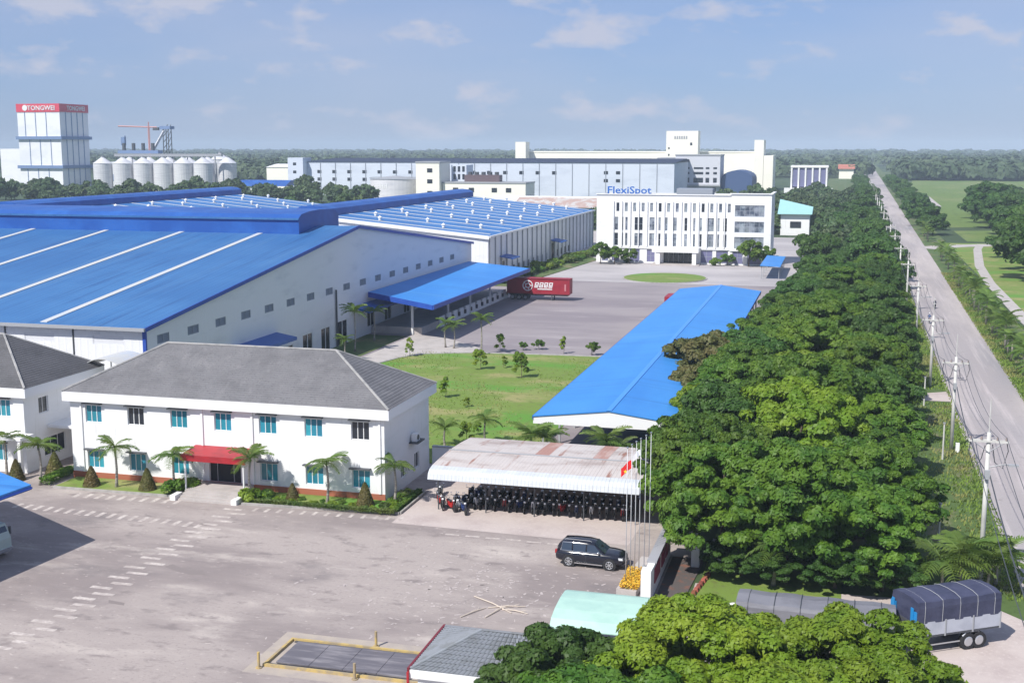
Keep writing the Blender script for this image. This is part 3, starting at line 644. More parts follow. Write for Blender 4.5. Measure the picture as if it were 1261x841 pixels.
wall(m_, 'x', DY-.5, .4, xs, -16.6, 0, 17.5, wr + gr); m_.box(xs, xs+.3, DY-.1, DY+.4, 0, 17.1)
wall(m_, 'y', -16.6, .4, DY-.1, 319.6, 0, 17.5, [(y, y+1.2, z, z+2) for y in (309,313) for z in (1,5,9,13)])
m_.box(-60.2,-59.8,DY+.4,319.6,0,17.1).box(-60.2,-16.6,319.6,320,0,17.1)
m_.obj('wall', WHITE, t)
MB().box(-59.7,-17.1,DY+.9,319.5,.1,16.3).obj('interior', DARK, t)
MB().box(-60.3,xs-.01,DY-.25,DY-.003,3.65,4.05).box(xs-.25,-16.3,DY-.8,DY-.504,3.5,3.95).obj('string_course', WHITEC, t)
MB().box(-60.35,xs-.02,DY-.3,DY+.5,17.11,17.3).box(xs-.4,-16.3,DY-.85,DY+.2,17.51,17.72).box(-17.0,-16.25,DY+.2,320.1,17.51,17.72).obj('parapet_cap', WHITEC, t)
for k, (a, b, lo, hi) in enumerate(wins):
    cols = 1 if b - a < 1 else (2 if b - a < 1.5 else 3)
    window(t, 'x', DY, (a+b)/2, lo, b-a, hi-lo, cols, 1 if hi-lo < 2.5 else 2, GDARK if (k*7) % 5 == 0 else GBLUE, LOUV, .15, .07)
for a, b, lo, hi in wr: window(t, 'x', DY-.5, (a+b)/2, lo, b-a, hi-lo, 6, 2, GBLUE, LOUV, .15, .08)
PURP = mat('violet_glass', (.17,.17,.30), .25)
for a, b, lo, hi in gf: window(t, 'x', DY, (a+b)/2, lo, b-a, hi-lo, 2, 2, PURP, LOUV, .15, .08)
for a, b, lo, hi in gr: window(t, 'x', DY-.5, (a+b)/2, lo, b-a, hi-lo, 2, 2, PURP, LOUV, .15, .08)
for x in [-55.82 + 2.145*q for q in range(15)]:
    if any(a - .16 < x < b + .16 for a, b, lo, hi in wins if lo < 9): x += .0
    MB().box(x-.11, x+.11, DY-.42, DY-.15, 4.07, 15.6).obj('fin', WHITEC, t)
a, b = door[0][0], door[0][1]
window(t, 'x', DY, (a+b)/2, 0, b-a, 3.2, 6, 1, GDARK, GREY, .2, .08, name='entrance_door')
MB().box(px2x(430), px2x(745), DY-5, DY-.31, 3.2, 4.3).obj('portico_roof', WHITEC, t)
for x in (px2x(470), px2x(715)): MB().box(x-.5, x+.5, DY-4.7, DY-3.7, 0, 3.2).obj('portico_column', WHITEC, t)
MB().box(px2x(425), px2x(750), DY-5.5, DY-.4, 0, .25).obj('portico_step', CONC, t)
MB().box(-40.5,-31.5,DY+4,DY+9,16.8,18.6).obj('roof_plant_room', LOUV, t)
MB().box(-59,-45.4,DY+1.6,DY+1.75,17.1,17.3).box(-59,-58.9,DY+1.4,DY+2,16.4,17.2).box(-45.5,-45.4,DY+1.4,DY+2,16.4,17.2).obj('letter_rail', GREY, t)
SB = mat('blue_letter', (.015,.12,.46), .4)
tm = text_mesh('FlexiSpot', 3.1, .12); tm.materials.clear(); tm.materials.append(SB)
inst('rooftop_letters', tm, t, (-52.2, DY+1.4, 17.35), (R(90),0,0), (.98,.82,1))

# ------------------------------------------------------------------ factories in the distance
def simple_block(name, label, x0, x1, y0, y1, z1, m, cat='factory', roofm=None, rise=0, bays=0, bm=None, wins=(), wm=None):
    t = thing(name, label, cat, ((x0+x1)/2, (y0+y1)/2, 0))
    MB().box(x0,x1,y0,y1,0,z1).obj('wall', m, t)
    if roofm:
        xm = (x0+x1)/2; ym = (y0+y1)/2
        if rise: MB().prism([(y0-.5,z1+.01),(y1+.5,z1+.01),(ym,z1+rise)], 'x', x0-.5, x1+.5).obj('roof', roofm, t)
        else: MB().box(x0-.3,x1+.3,y0-.3,y1+.3,z1+.01,z1+.8).obj('roof', roofm, t)
    for i in range(1, bays):
        x = x0 + (x1-x0)*i/bays
        MB().box(x-.18,x+.18,y0-.3,y0-.01,0,z1-.6).obj('bay_strip', bm or LOUV, t)
    for xa, xb, za, zb3 in wins:
        w1 = MB().box(xa,xb,y0-.12,y0-.02,za,zb3).obj('window', wm or GDARK, t)
    return t
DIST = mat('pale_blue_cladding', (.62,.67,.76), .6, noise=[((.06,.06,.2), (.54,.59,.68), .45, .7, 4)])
CREAM = mat('cream_cladding', (.90,.87,.76), .6, noise=[((.03,.03,.1), (.84,.82,.73), .45, .7, 4)])
NAVY = mat('navy_roof', (.02,.03,.07), .8)
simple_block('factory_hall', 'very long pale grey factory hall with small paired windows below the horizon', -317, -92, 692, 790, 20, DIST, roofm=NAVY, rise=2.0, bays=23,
    wins=[(x-1.3,x+1.3,z,z+1.9) for x in [-308+9.78*i for i in range(4)] for z in (8.7,13.2)] + [(x-1.3,x+1.3,13.2,15.1) for x in [-268.9+9.78*i for i in range(12)]] + [(x-1.2,x+1.2,z,z+1.8) for x in (-131,-124) for z in (9,13.5)])
t = simple_block('stair_tower', 'square pale tower at the left end of the long grey factory hall', -326, -316, 686, 698, 22.5, DIST, 'tower', wins=[(-322.5,-320.5,z,z+1.6) for z in (8,13.2,18)])
t = thing('storage_tank', 'round pale storage tank with shallow cone roof in front of the grey hall', 'tank', (-244, 652, 0))
MB().cyl(-244,652,0,11.2,14.2,40).obj('shell', mat('tank_white', (.70,.69,.72), .5, noise=[((.1,.1,.5),(.60,.60,.64),.45,.7,3)]), t, smooth=False)
MB().cyl(-244,652,11.21,13.0,14.5,40,.6).obj('roof', GREY, t)
MB().tube([(-244+14.5*math.cos(k*math.pi/20), 652+14.5*math.sin(k*math.pi/20), 11.9) for k in range(41)], .12, 4).obj('railing', GREY, t)
for k in range(5):
    a = R(-128 + 9*k); MB().box(-1.1,1.1,-.06,.06,0,2.8).box(-.5,.5,-.2,-.07,.9,1.9)
    o = inst('painted_character', MB().box(-.9,-.5,-.06,.06,0,2.6).box(.5,.9,-.06,.06,0,2.6).box(-.5,.5,-.05,.05,1.1,1.5).mesh('painted_character', WHITEC), t, (-244+14.25*math.cos(a), 652+14.25*math.sin(a), 6.2), (0,0,a+math.pi/2))
simple_block('factory_annex', 'cream four-storey block with three dark windows rising beside the round tank', -226, -212.5, 636, 655, 20.3, CREAM, 'building', wins=[(-219.5,-216.5,z,z+2.2) for z in (3,9.3,15.2)], wm=GDARK, roofm=GREY)
simple_block('factory_annex', 'low cream block with a row of dark windows right of the cream tower', -212, -165, 640, 660, 9.3, CREAM, 'building', wins=[(x,x+3,4.6,7) for x in (-206,-197,-184,-176)], roofm=GREY)
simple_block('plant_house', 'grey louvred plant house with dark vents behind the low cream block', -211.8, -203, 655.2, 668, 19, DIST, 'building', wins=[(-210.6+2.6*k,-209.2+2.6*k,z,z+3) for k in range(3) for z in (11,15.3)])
t = thing('cooling_rack', 'brown pipe rack with dark fans standing on the low cream block', 'machinery', (-191, 648, 10.1))
MB().box(-201,-181,645,651,10.1,13.8).obj('frame', mat('rack_brown', (.12,.08,.09), .7), t)
for k in range(5): MB().cyl(-198.5+3.8*k,648,13.8,15.4,1.2,10).obj('fan', DGREY, t)
simple_block('flour_mill', 'long cream-white mill hall stretching along the horizon', -222.5, -58.5, 850, 905, 25, CREAM, roofm=CREAM)
simple_block('mill_tower', 'small cream tower at the left end of the long cream mill', -223.5, -216, 838, 849, 32.4, CREAM, 'tower')
t = simple_block('mill_tower', 'broad white tower block standing above the middle of the long cream mill', -117, -95.5, 836, 849.7, 39.6, CREAM, 'tower', wins=[(-100.8,-99.4,30,31.8),(-115.6,-114.6,27.5,28.7),(-115.6,-114.6,23,24.2)])
for k in range(6): MB().box(-111.5+1.55*k,-110.6+1.55*k,835.8,835.98,34.3,36.2).obj('sign_letter', GREY, t)
simple_block('mill_tower', 'slim tall cream tower at the right end of the long cream mill', -58.2, -52, 838, 860, 33.5, CREAM, 'tower')
simple_block('mill_annex', 'stepped cream annex at the far right end of the cream mill', -51.8, -45.6, 838, 870, 23.3, CREAM, 'building')
ga = simple_block('grey_block', 'light grey office block with rows of dark square windows behind the white office roof', -99.8, -72.6, 756, 780, 23.6, mat('light_grey_render', (.60,.61,.66), .7), 'building', roofm=GREY,
    wins=[(x-1.1,x+1.1,z,z+zh) for x in (-96.7,-92.3,-80.2,-75.6) for z, zh in ((15.6,1.1),(12.4,1.4),(7.4,2.9))] + [(-88.6,-82.8,15.6,16.7),(-88.6,-82.8,12.4,13.8),(-88.6,-82.8,7.4,10.3)])
MB().box(-100.3,-72.1,753.5,755.98,5.2,6.2).obj('canopy', GREY, ga)
for x in (-98,-94,-76): MB().box(x-1,x+1,755.8,755.97,1.5,4.6).obj('window', GDARK, ga)
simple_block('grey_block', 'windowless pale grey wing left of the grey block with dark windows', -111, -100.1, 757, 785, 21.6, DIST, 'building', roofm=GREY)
t = thing('vaulted_hall', 'dark blue barrel-roofed hall between the grey block and the cream mill', 'hall', (-63.5, 770, 0))
vp = [(-72.4,0)] + [(-72.4+19*(1-math.cos(a))/2, 9.5+5.2*math.sin(a)) for a in [k*math.pi/10 for k in range(11)]] + [(-53.4,0)]
SLB = mat('slate_blue', (.045,.085,.20), .6)
MB().prism(vp[::-1], 'y', 762, 800).obj('roof', SLB, t)
MB().box(-72.2,-53.6,761.5,761.98,0,9).obj('front_wall', SLB, t)
t = thing('office_building', 'boxy office with white columns and dark glass bays right of the cream mill', 'building', (-21, 810, 0))
MB().box(-32,-9.6,801.2,822,3.2,16).obj('wall', GDARK, t)
for k in range(6): MB().box(-32.3+4.32*k,-31.3+4.32*k,800,801.19,0,16).obj('column', WHITEC, t)
MB().box(-32.5,-9.2,799.8,822.2,16.01,17.2).obj('roof', WHITEC, t); MB().box(-36,-6,797,801,0,3.19).obj('podium', WHITE, t)
for k in range(5): MB().box(-31.2+4.32*k,-28.1+4.32*k,800.9,801.18,4,15.6).obj('window', PURP, t)
simple_block('service_hall', 'low cream hall in front of the glass and column office', -25, -5.4, 715, 735, 3.6, CREAM, 'building', roofm=WHITEC)
simple_block('white_hall', 'low white hall with stepped roof left of the long grey factory', -366, -349, 738, 770, 15.8, CREAM, 'building', roofm=WHITEC, rise=2)
t = thing('pavilion', 'low open pavilion with navy blue roof beside the factory stair tower', 'pavilion', (-325, 656, 0))
MB().prism([(646,6.6),(668,6.6),(660,9.8),(654,9.8)], 'x', -341, -309).obj('roof', BCLAD, t)
for x in (-339,-331,-323,-315): MB().box(x-.4,x+.4,647,647.8,0,6.59).obj('post', WHITEC, t)
t = thing('house', 'small white house with pale turquoise roof among trees right of the white office', 'house', (-15, 420, 0))
MB().box(-19.5,-10.2,415,427,0,7).obj('wall', WHITE, t)
MB().hexa([(-20.5,413.6,7.01),(-9.4,413.6,7.01),(-9.4,428,7.01),(-20.5,428,7.01),(-20.5,413.6,7.2),(-9.4,413.6,7.2),(-9.4,428,8.9),(-20.5,428,11.4)]).obj('roof', mat('turquoise_roof', (.35,.62,.62), .6), t)
MB().box(-16.4,-12.9,414.8,414.99,2.6,4.6).obj('window', GDARK, t)
t = thing('house', 'red-roofed building beyond the column office near the horizon', 'house', (5, 1180, 0))
MB().box(-4,9,1170,1190,0,9).obj('wall', CREAM, t); MB().prism([(1168,9.01),(1192,9.01),(1180,13)], 'x', -5, 10).obj('roof', mat('far_red_roof', (.45,.16,.11), .8), t)
t = thing('shack', 'low rusty-roofed shack behind the striped blue roof', 'shed', (-120, 470, 0))
MB().box(-128,-92,480,500,0,5).obj('wall', CREAM, t); MB().prism([(478,5.01),(502,5.01),(490,8.5)], 'x', -129, -91).obj('roof', mat('shack_roof', (.42,.30,.26), .8, noise=[(.3,(.5,.48,.46),.45,.6,3)]), t)
simple_block('white_shed', 'long low white shed between the striped roof and the factories', -150, -100, 520, 535, 5.5, CREAM, 'shed', roofm=WHITEC, rise=2)

# tall tower block with red crown, upper left
t = thing('tower_block', 'tall white clad tower with red crown sign and two blue bands at upper left', 'tower', (-592, 788, 0))
TX0, TX1, TY0, TY1 = -576, -541, 768, 802
TW = mat('tower_white', (.82,.83,.85), .6, noise=[((.05,.05,.1),(.72,.74,.78),.45,.7,3)]); TB = mat('tower_band', (.16,.24,.42), .6)
RC = mat('crown_red', (.66,.05,.09), .5)
MB().box(TX0,TX1,TY0,TY1,0,53.6).obj('wall', TW, t)
MB().box(TX0-.4,TX1+.4,TY0-.4,TY1+.4,53.61,59.4).obj('sign_band', RC, t)
for z in (34.2, 13.6): MB().box(TX0-1.2,TX1+1.6,TY0-1.6,TY1+1.6,z,z+2.2).obj('blue_band', TB, t)
for k in range(1, 4):
    for z0_, z1_, s in ((36.5,53.5,0),(15.9,34.1,2.9),(0,13.5,0)):
        x = TX0 + 35*k/4 - 2.5 + s
        MB().box(x-.2,x+.2,TY0-.3,TY0-.01,z0_,z1_).obj('cladding_joint', TB, t)
for k in range(1, 5):
    for z0_, z1_ in ((36.5,53.5),(15.9,34.1),(0,13.5)):
        y = TY0 + 34*k/5; MB().box(TX1+.01,TX1+.3,y-.3,y+.3,z0_,z1_).obj('cladding_joint', TB, t)
tm = text_mesh('TONGWEI', 4.6, .1); tm.materials.clear(); tm.materials.append(WHITEC)
inst('crown_letters', tm, t, (-555.5, TY0-.65, 54.9), (R(90),0,0), (1.05,1,1))
inst('crown_letters', tm, t, (TX1+.6, 787, 54.9), (R(90),0,R(90)))
MB().tube([(-569,TY0-.5,56.5),(-569,TY0-.6,56.5)], 2.1, 16).obj('crown_emblem', WHITEC, t)
simple_block('white_factory', 'white factory block behind the red-crowned tower at the left edge', -640, -592, 830, 860, 27.5, TW, 'factory', wins=[(x,x+3,z,z+3) for x in (-616,-608,-600) for z in (9,17)], wm=TB)
simple_block('grey_tower', 'grey block poking above the white factory at the left edge', -655, -608, 880, 900, 41, mat('slate_grey', (.22,.27,.36), .7), 'tower')
simple_block('white_factory', 'low white buildings between the red-crowned tower and the silos', -532, -490, 800, 830, 18, TW, 'factory', wins=[(-524,-518,4,9)], wm=TB)
# silos
SILO = mat('silo_steel', (.66,.66,.68), .45, noise=[((.1,.1,2.5),(.56,.56,.59),.45,.6,2)])
sm_ = bpy.data.objects
k = 0
for row, (n, ya, dx) in enumerate(((6, 712, 0), (6, 736, 5))):
    for i in range(n):
        x = -471 + 12.75*i + dx; y = ya + 3.4*i
        pos = ['leftmost','second','third','fourth','fifth','last'][i]
        t = thing('grain_silo', '%s pale cone-topped grain silo in the %s row beside the red-crowned tower' % (pos, 'front' if row == 0 else 'back'), 'silo', (x, y, 0), 'grain silos')
        if k == 0:
            body = MB().cyl(0,0,0,18.2,6.1,24).mesh('shell', SILO); cone = MB().cyl(0,0,18.21,22.0,6.35,24,1.1).mesh('cone_roof', SILO)
            cap = MB().cyl(0,0,22.0,23.0,.9,10).mesh('cap', GREY); lad = MB().box(-.3,.3,-6.6,-6.15,0,17).mesh('ladder', GREY)
        for nm, me in (('shell', body), ('cone_roof', cone), ('cap', cap)): inst(nm, me, t, (x, y, 0))
        k += 1
t = thing('grain_silo', 'separate grain silo standing right of the silo rows', 'silo', (-433, 800, 0), 'grain silos')
for nm, me in (('shell', body), ('cone_roof', cone), ('cap', cap)): inst(nm, me, t, (-433, 800, 0), (0,0,0), (1.15,1.15,1.1))
t = thing('conveyor_bridge', 'grey conveyor gantry with vertical legs running above the silo tops', 'conveyor', (-430, 745, 22))
MB().hexa([(-470,724,22.6),(-400,741,22.6),(-400,743,22.6),(-470,726,22.6),(-470,724,24.4),(-400,741,24.4),(-400,743,24.4),(-470,726,24.4)]).obj('gallery', GREY, t)
for i in range(8): MB().box(-468+9*i-.3,-468+9*i+.3,726+2.2*i-.3,726+2.2*i+.3,0,22.6).obj('leg', GREY, t)
MB().box(-480,-449,744,750,24.5,26.6).obj('machine_deck', TB, t)
for i in range(4): MB().box(-477+7.4*i,-475.4+7.4*i,745,747,26.61,31.5).obj('elevator_head', DGREY, t)
t = thing('intake_tower', 'steel lattice intake tower with diagonal conveyor behind the silos', 'tower', (-455, 760, 0))
for a, b in ((-2,-2),(2,-2),(2,2),(-2,2)): MB().tube([(-451+a,760+b,0),(-451+a,760+b,42)], .35, 4).obj('leg', DGREY, t)
lt = MB()
for z in range(24, 42, 4): lt.tube([(-453,758,z),(-449,758,z+4)],.25,4).tube([(-449,758,z),(-449,762,z+4)],.25,4)
lt.obj('bracing', DGREY, t); MB().box(-455,-447,757,763,41,43).obj('head_deck', TB, t)
MB().tube([(-462,757,24.5),(-452,758,40)], 1.0, 4).obj('conveyor', SILO, t)
t = thing('tower_crane', 'slender reddish tower crane far behind the silos', 'crane', (-508, 830, 0))
CR = mat('crane_red', (.55,.28,.26), .7)
MB().tube([(-508,830,0),(-508,830,44.5)], .9, 4).obj('mast', CR, t); MB().tube([(-534,830,44.5),(-501,830,43.5)], .5, 4).obj('jib', CR, t)
MB().tube([(-508,830,44.5),(-508,830,47.5)], .5, 4).obj('apex', CR, t); MB().box(-504,-499.5,829,831,41.2,43.4).obj('counterweight', DGREY, t)
t = thing('mobile_crane', 'thin blue crane mast left of the tower crane above the silos', 'crane', (-505, 790, 0))
MB().tube([(-509,790,0),(-503,790,37)], .5, 4).obj('mast', TB, t); MB().box(-506,-503,789,791,30,36).obj('cab', TB, t)

# ------------------------------------------------------------------ vegetation
def quads_mesh(name, P, U, V, m, pointed=True):
    """P centres, U half-length vectors, V half-width vectors -> pointed leaf quads"""
    n = len(P); v = np.empty((n, 4, 3), np.float32)
    v[:,0] = P - U; v[:,1] = P + V - U*.1; v[:,2] = P + U; v[:,3] = P - V - U*.1
    me = bpy.data.meshes.new(name); me.vertices.add(n*4); me.vertices.foreach_set('co', v.ravel())
    me.loops.add(n*4); me.loops.foreach_set('vertex_index', np.arange(n*4, dtype=np.int32))
    me.polygons.add(n); me.polygons.foreach_set('loop_start', np.arange(0, n*4, 4, dtype=np.int32))
    me.polygons.foreach_set('loop_total', np.full(n, 4, np.int32))
    me.materials.append(m); me.update(); me.validate(); return me
def leaf_cloud(rng, C, rad, nleaf, size, flat=.6, up=.5):
    """leaves over the shells of clumps (C centres, rad radii)"""
    k = len(C); wgt = rad**2; wgt = wgt/wgt.sum()
    idx = rng.choice(k, nleaf, p=wgt)
    d = rng.normal(size=(nleaf,3)); d /= np.linalg.norm(d,axis=1,keepdims=True)
    d[:,2] = np.where(rng.random(nleaf) < .75, np.abs(d[:,2]), d[:,2])
    rr = rad[idx] * (1 - .45*rng.random(nleaf)**1.6)
    P = C[idx] + d * rr[:,None] * np.array([1,1,flat])
    nrm = d + np.array([0,0,up]) + rng.normal(size=(nleaf,3))*.45; nrm /= np.linalg.norm(nrm,axis=1,keepdims=True)
    a = rng.normal(size=(nleaf,3)); U = np.cross(nrm, a); U /= np.linalg.norm(U,axis=1,keepdims=True); V = np.cross(nrm, U)
    s = size * rng.uniform(.5,1.5,nleaf)[:,None]
    return P, U*s, V*s*.55
def crown(name, seed, Rr, z0, z1, nclump, nleaf, size, m, cr=(.16,.30), flat=.62):
    rng = np.random.default_rng(seed)
    n = nclump; th = rng.uniform(0, 2*np.pi, n); el = np.arcsin(rng.uniform(-.30, 1, n))
    lob = 1 + .16*np.sin(th*3 + seed) + .10*np.sin(th*5 + 2*seed)
    rr = Rr * (.66 + .38*rng.random(n)) * lob
    H = z1 - z0; ins = rng.random(n) < .22; rr = np.where(ins, rr*.55, rr)
    C = np.stack([rr*np.cos(el)**.8*np.cos(th), rr*np.cos(el)**.8*np.sin(th), z0 + H*(.28 + .60*np.sin(el)*(.85+.25*rng.random(n)))], 1)
    rad = Rr * rng.uniform(cr[0], cr[1], n)
    return quads_mesh(name, *leaf_cloud(rng, C, rad, nleaf, size, flat), m), C
def trunk_mesh(seed, C, z0, r=.28, n=7, lean=.4):
    rnd = random.Random(seed); mb = MB()
    top = Vector((rnd.uniform(-lean,lean), rnd.uniform(-lean,lean), z0 + .8))
    mb.tube([(0,0,-.1),(top.x*.3,top.y*.3,z0*.45),tuple(top)], [r*1.35, r, r*.8], 8)
    for c in rnd.sample(list(range(len(C))), min(n, len(C))):
        e = Vector([float(q) for q in C[c]]); md = top.lerp(e, .5) + Vector((0,0,.3))
        mb.tube([tuple(top), tuple(md), tuple(e)], [r*.5, r*.3, r*.1], 5)
    return mb.mesh('trunk', BARK, smooth=True)
TV = {}
def tree_kind(key, seeds, **k):
    ms = []
    for s in seeds:
        me, C = crown('crown', s, **k); ms.append((me, trunk_mesh(s, C, k['z0'], r=k['Rr']*.045)))
    TV[key] = ms
tree_kind('near', (1,2,3,4), Rr=6.0, z0=2.2, z1=8.8, nclump=170, nleaf=66000, size=.185, m=LEAF, cr=(.085,.20), flat=.6)
tree_kind('nearY', (11,12), Rr=6.0, z0=2.2, z1=8.8, nclump=170, nleaf=66000, size=.185, m=LEAFY, cr=(.085,.20), flat=.6)
tree_kind('nearD', (21,22), Rr=6.0, z0=2.2, z1=8.8, nclump=140, nleaf=52000, size=.20, m=LEAFD, cr=(.09,.21), flat=.65)
tree_kind('front', (13,14), Rr=6.0, z0=2.2, z1=8.8, nclump=190, nleaf=105000, size=.135, m=LEAFY, cr=(.08,.19), flat=.65)
tree_kind('brown', (31,), Rr=4.2, z0=2.0, z1=7.2, nclump=60, nleaf=16000, size=.24, m=LEAFB)
tree_kind('mid', (41,42,43), Rr=6.0, z0=2.2, z1=9.0, nclump=45, nleaf=9000, size=.42, m=LEAFD, cr=(.2,.34))
tree_kind('far', (51,52,53), Rr=6.0, z0=1.8, z1=9.5, nclump=26, nleaf=2600, size=.75, m=LEAFF, cr=(.26,.42), flat=.7)
NT = [0]
def tree(key, x, y, sc, label, group, name='tree', sz=None, cat='tree'):
    v = TV[key][NT[0] % len(TV[key])]; NT[0] += 1
    t = thing(name, label, cat, (x, y, 0), group, random.uniform(0, 6.28)); t.scale = (sc, sc, (sz or sc) * (random.uniform(.84, 1.24) if not sz else 1))
    for nm, me in (('crown', v[0]), ('trunk', v[1])):
        o = bpy.data.objects.new(nm, me); COL.objects.link(o); o.parent = t
    return t
# avenue between works and road: left row, right row
# (x, y, scale, kind)
AVL = [(-7.4,83.8,.86,'near'),(-9.4,93,.90,'near'),(-8.6,103,.98,'nearD'),(-9.8,112,.90,'nearY'),(-10.0,122,.90,'near'),(-9.8,132,.86,'near'),(-9.6,142,.90,'nearD'),(-8.2,152,.88,'near'),(-8.0,163,.90,'near'),(-7.2,174,.92,'nearD'),(-6.6,186,.92,'near'),(-5.6,198,.9,'nearD'),(-4.8,211,.92,'nearD'),(-4.2,224,.92,'near'),(-3.4,238,.92,'nearD'),(-2.6,253,.92,'nearD')]
AVR = [(1.4,82.8,.86,'near'),(2.7,92,.82,'near'),(2.2,102,.88,'near'),(3.0,112,.86,'near'),(3.0,122,.90,'nearD'),(3.5,133,.90,'near'),(3.4,144,.96,'near'),(4.6,155,.92,'nearD'),(4.8,166,.90,'near'),(5.0,178,.92,'near'),(5.4,190,.88,'nearD'),(5.6,203,.90,'near'),(6.0,217,.88,'nearD'),(6.4,231,.9,'nearD'),(6.8,246,.9,'near')]
AVM = [(-2.6,83.4,.88,'near'),(-2.8,101,.98,'nearY'),(-2.4,111,1.0,'near'),(-3.6,121,1.0,'near'),(-2.6,133,1.0,'nearY'),(-2.8,146,1.0,'near'),(-1.6,160,.98,'near'),(-.8,176,.98,'near'),(.4,193,.95,'nearD'),(.6,212,.95,'near'),(1.4,232,.95,'nearD')]
for row, nm in ((AVL, 'left'), (AVM, 'middle'), (AVR, 'right')):
    for i, (x, y, s, k) in enumerate(row):
        tree(k, x, y, s * (1.0 if nm == 'middle' else .94), '%s broad avenue tree from the near end, in the %s row' % (ORD[i], nm), 'broad trees of the avenue', 'avenue_tree')
for i, (x, y) in enumerate(((-14.6,137),(-14.0,147),(-14.2,127))):
    tree('brown', x, y, (1.0,.85,.8)[i], '%s sparse brownish tree overhanging the right eave of the long blue shed' % ('largest','farthest','nearest')[i].strip(), 'brownish trees by the shed', 'small_tree', sz=(1.12,1.0,.9)[i])
for i in range(26):
    y = 262 + 14.5*i + i*i*.62; x = 8.6 + .0075*(y-262) + random.uniform(-1,1)
    tree('mid', x - .8, y, random.uniform(.85,1.0), '%s dark roadside tree beyond the avenue, counted towards the horizon' % ORD[i], 'dark roadside trees beyond the avenue', 'roadside_tree')
for i in range(20):
    y = 266 + 17*i; x = (0.5 if i % 2 else -5.5) + random.uniform(-1.5,1.5) + (.01 * (y-266))
    tree('mid', x, y, random.uniform(.6,.85), '%s tree from the front in the grove right of the white office' % ORD[i], 'trees of the grove right of the white office', 'grove_tree')
for i, (x, y, s) in enumerate(((-5.6,81.3,.42),(-2.6,80.6,.45),(.6,80.4,.42),(3.6,80.8,.45))):
    tree('nearD', x, y, s, '%s low leafy tree from the left, filling the skirt of the avenue' % ORD[i], 'low trees at the skirt of the avenue', 'low_tree', sz=s*.8)
# foreground trees along the bottom edge
for i, (x, y, s, k, l) in enumerate(((-11.6,53.8,.68,'nearD','small dark leafy tree beside the grey tiled gatehouse roof'),(-5.6,55.0,.88,'front','bright green tree at the bottom centre below the pale green canopy'),(.6,55.6,.86,'front','bright green tree at the bottom edge left of the tarpaulin truck'),(4.4,51.6,.66,'near','smaller olive green tree at the bottom edge below the tarpaulin truck'),(-2.2,49.0,.86,'front','yellow-green tree crown cut by the bottom edge of the picture'),(-9.0,47.5,.8,'near','dark green tree crown cut by the bottom edge beside the gatehouse'))):
    tree(k, x, y, s, l, None, 'foreground_tree', sz=s*1.02)
# belts of trees further off
def belt(name, n, f, kind, label, group, s=(.8,1.1)):
    for i in range(n):
        x, y = f(i)
        if -24 < x < -6 and y < 418 and name == 'grove_tree': continue
        tree(kind, x, y, random.uniform(*s), label % ORD[i], group, name)
U = random.uniform
belt('belt_tree', 44, lambda i: (-452 + 5.1*i + U(-2,2), 560 + U(-12,30) + .25*i), 'far', '%s tree from the left in the belt before the silos', 'trees of the belt before the silos', (.8,1.2))
belt('belt_tree', 11, lambda i: (-206 + 4.2*i + U(-1,1), 425 + U(-3,8)), 'far', '%s tree from the left in the clump before the round storage tank', 'trees of the clump before the storage tank', (.75,1.0))
belt('distant_tree', 14, lambda i: (-100 + 5.5*i + U(-2,2), 440 + U(-15,30)), 'far', '%s tree from the left in the strip behind the white office', 'trees behind the white office', (.5,.75))
belt('park_tree', 34, lambda i: ((45,54,64,49,60,74,84)[i % 7] + 2.5*(i//7) + U(-2,2) - (4 if i < 7 else 0), 285 + 9.0*i + U(-4,4)), 'mid', '%s large dark tree from the front in the park grove at the right edge', 'large trees of the park grove', (1.0,1.5))
belt('field_tree', 22, lambda i: (66 + (i % 6)*17 + U(-6,6) + (i//6)*9, 470 + 75*(i//6) + U(-20,20)), 'far', '%s tree in the loose wood beyond the park path right of the road', 'trees of the wood beyond the park', (.9,1.4))
belt('roadside_tree', 26, lambda i: (rx1(430 + 24*i) + 5 + U(-1,2), 430 + 24*i), 'mid', '%s dark tree in the far row on the right verge of the road', 'dark trees on the right verge', (.7,.9))
belt('grove_tree', 34, lambda i: ((-26,-18,-9,-2,4,-22,-13,-5)[i % 8] + U(-2.5,2.5) + .01*(i//8)*90, (338,346,352,344,356,372,368,388)[i % 8] + (i//8)*(88 if i < 16 else 92) + U(-6,6) + (60 if i % 8 in (0,1,5,6) and i < 8 else 0)), 'far', '%s tree in the scattered wood right of the white office', 'scattered trees right of the white office', (.55,.85))
belt('distant_tree', 24, lambda i: (-60 + 9*(i % 8) + U(-3,3), 560 + 55*(i//8) + U(-12,12)), 'far', '%s tree in the strip before the cream mill', 'trees before the cream mill', (.6,.85))
# distant forest, uncountable
rng = np.random.default_rng(5)
Cs = []
def scatter(n, x0f, x1f, y0, y1, pw=1.0):
    y = y0 + (y1-y0)*rng.random(n)**pw; x = x0f + (x1f-x0f)*rng.random(n)
    return np.stack([x*y, y, rng.uniform(3.5,8,n)], 1)
A = np.concatenate([scatter(5200, -.80, .21, 1180, 4600, 1.3), scatter(1500, .045, .22, 1120, 1900), scatter(900,-.62,-.40,900,1200), scatter(900,-.40,-.24,830,1200)])
A = A[(np.abs(A[:,0] - (12+.0091*A[:,1]+10)) > 13) | (A[:,1] > 2600)]
k = len(A); rad = rng.uniform(4.5, 9, k)*(1 + A[:,1]/4000)
idx = np.repeat(np.arange(k), 62); n = len(idx)
d = rng.normal(size=(n,3)); d /= np.linalg.norm(d,axis=1,keepdims=True); d[:,2] = np.abs(d[:,2])
P = A[idx] + d*rad[idx][:,None]*np.array([1,1,.75]); nr = d + rng.normal(size=(n,3))*.35; a = rng.normal(size=(n,3))
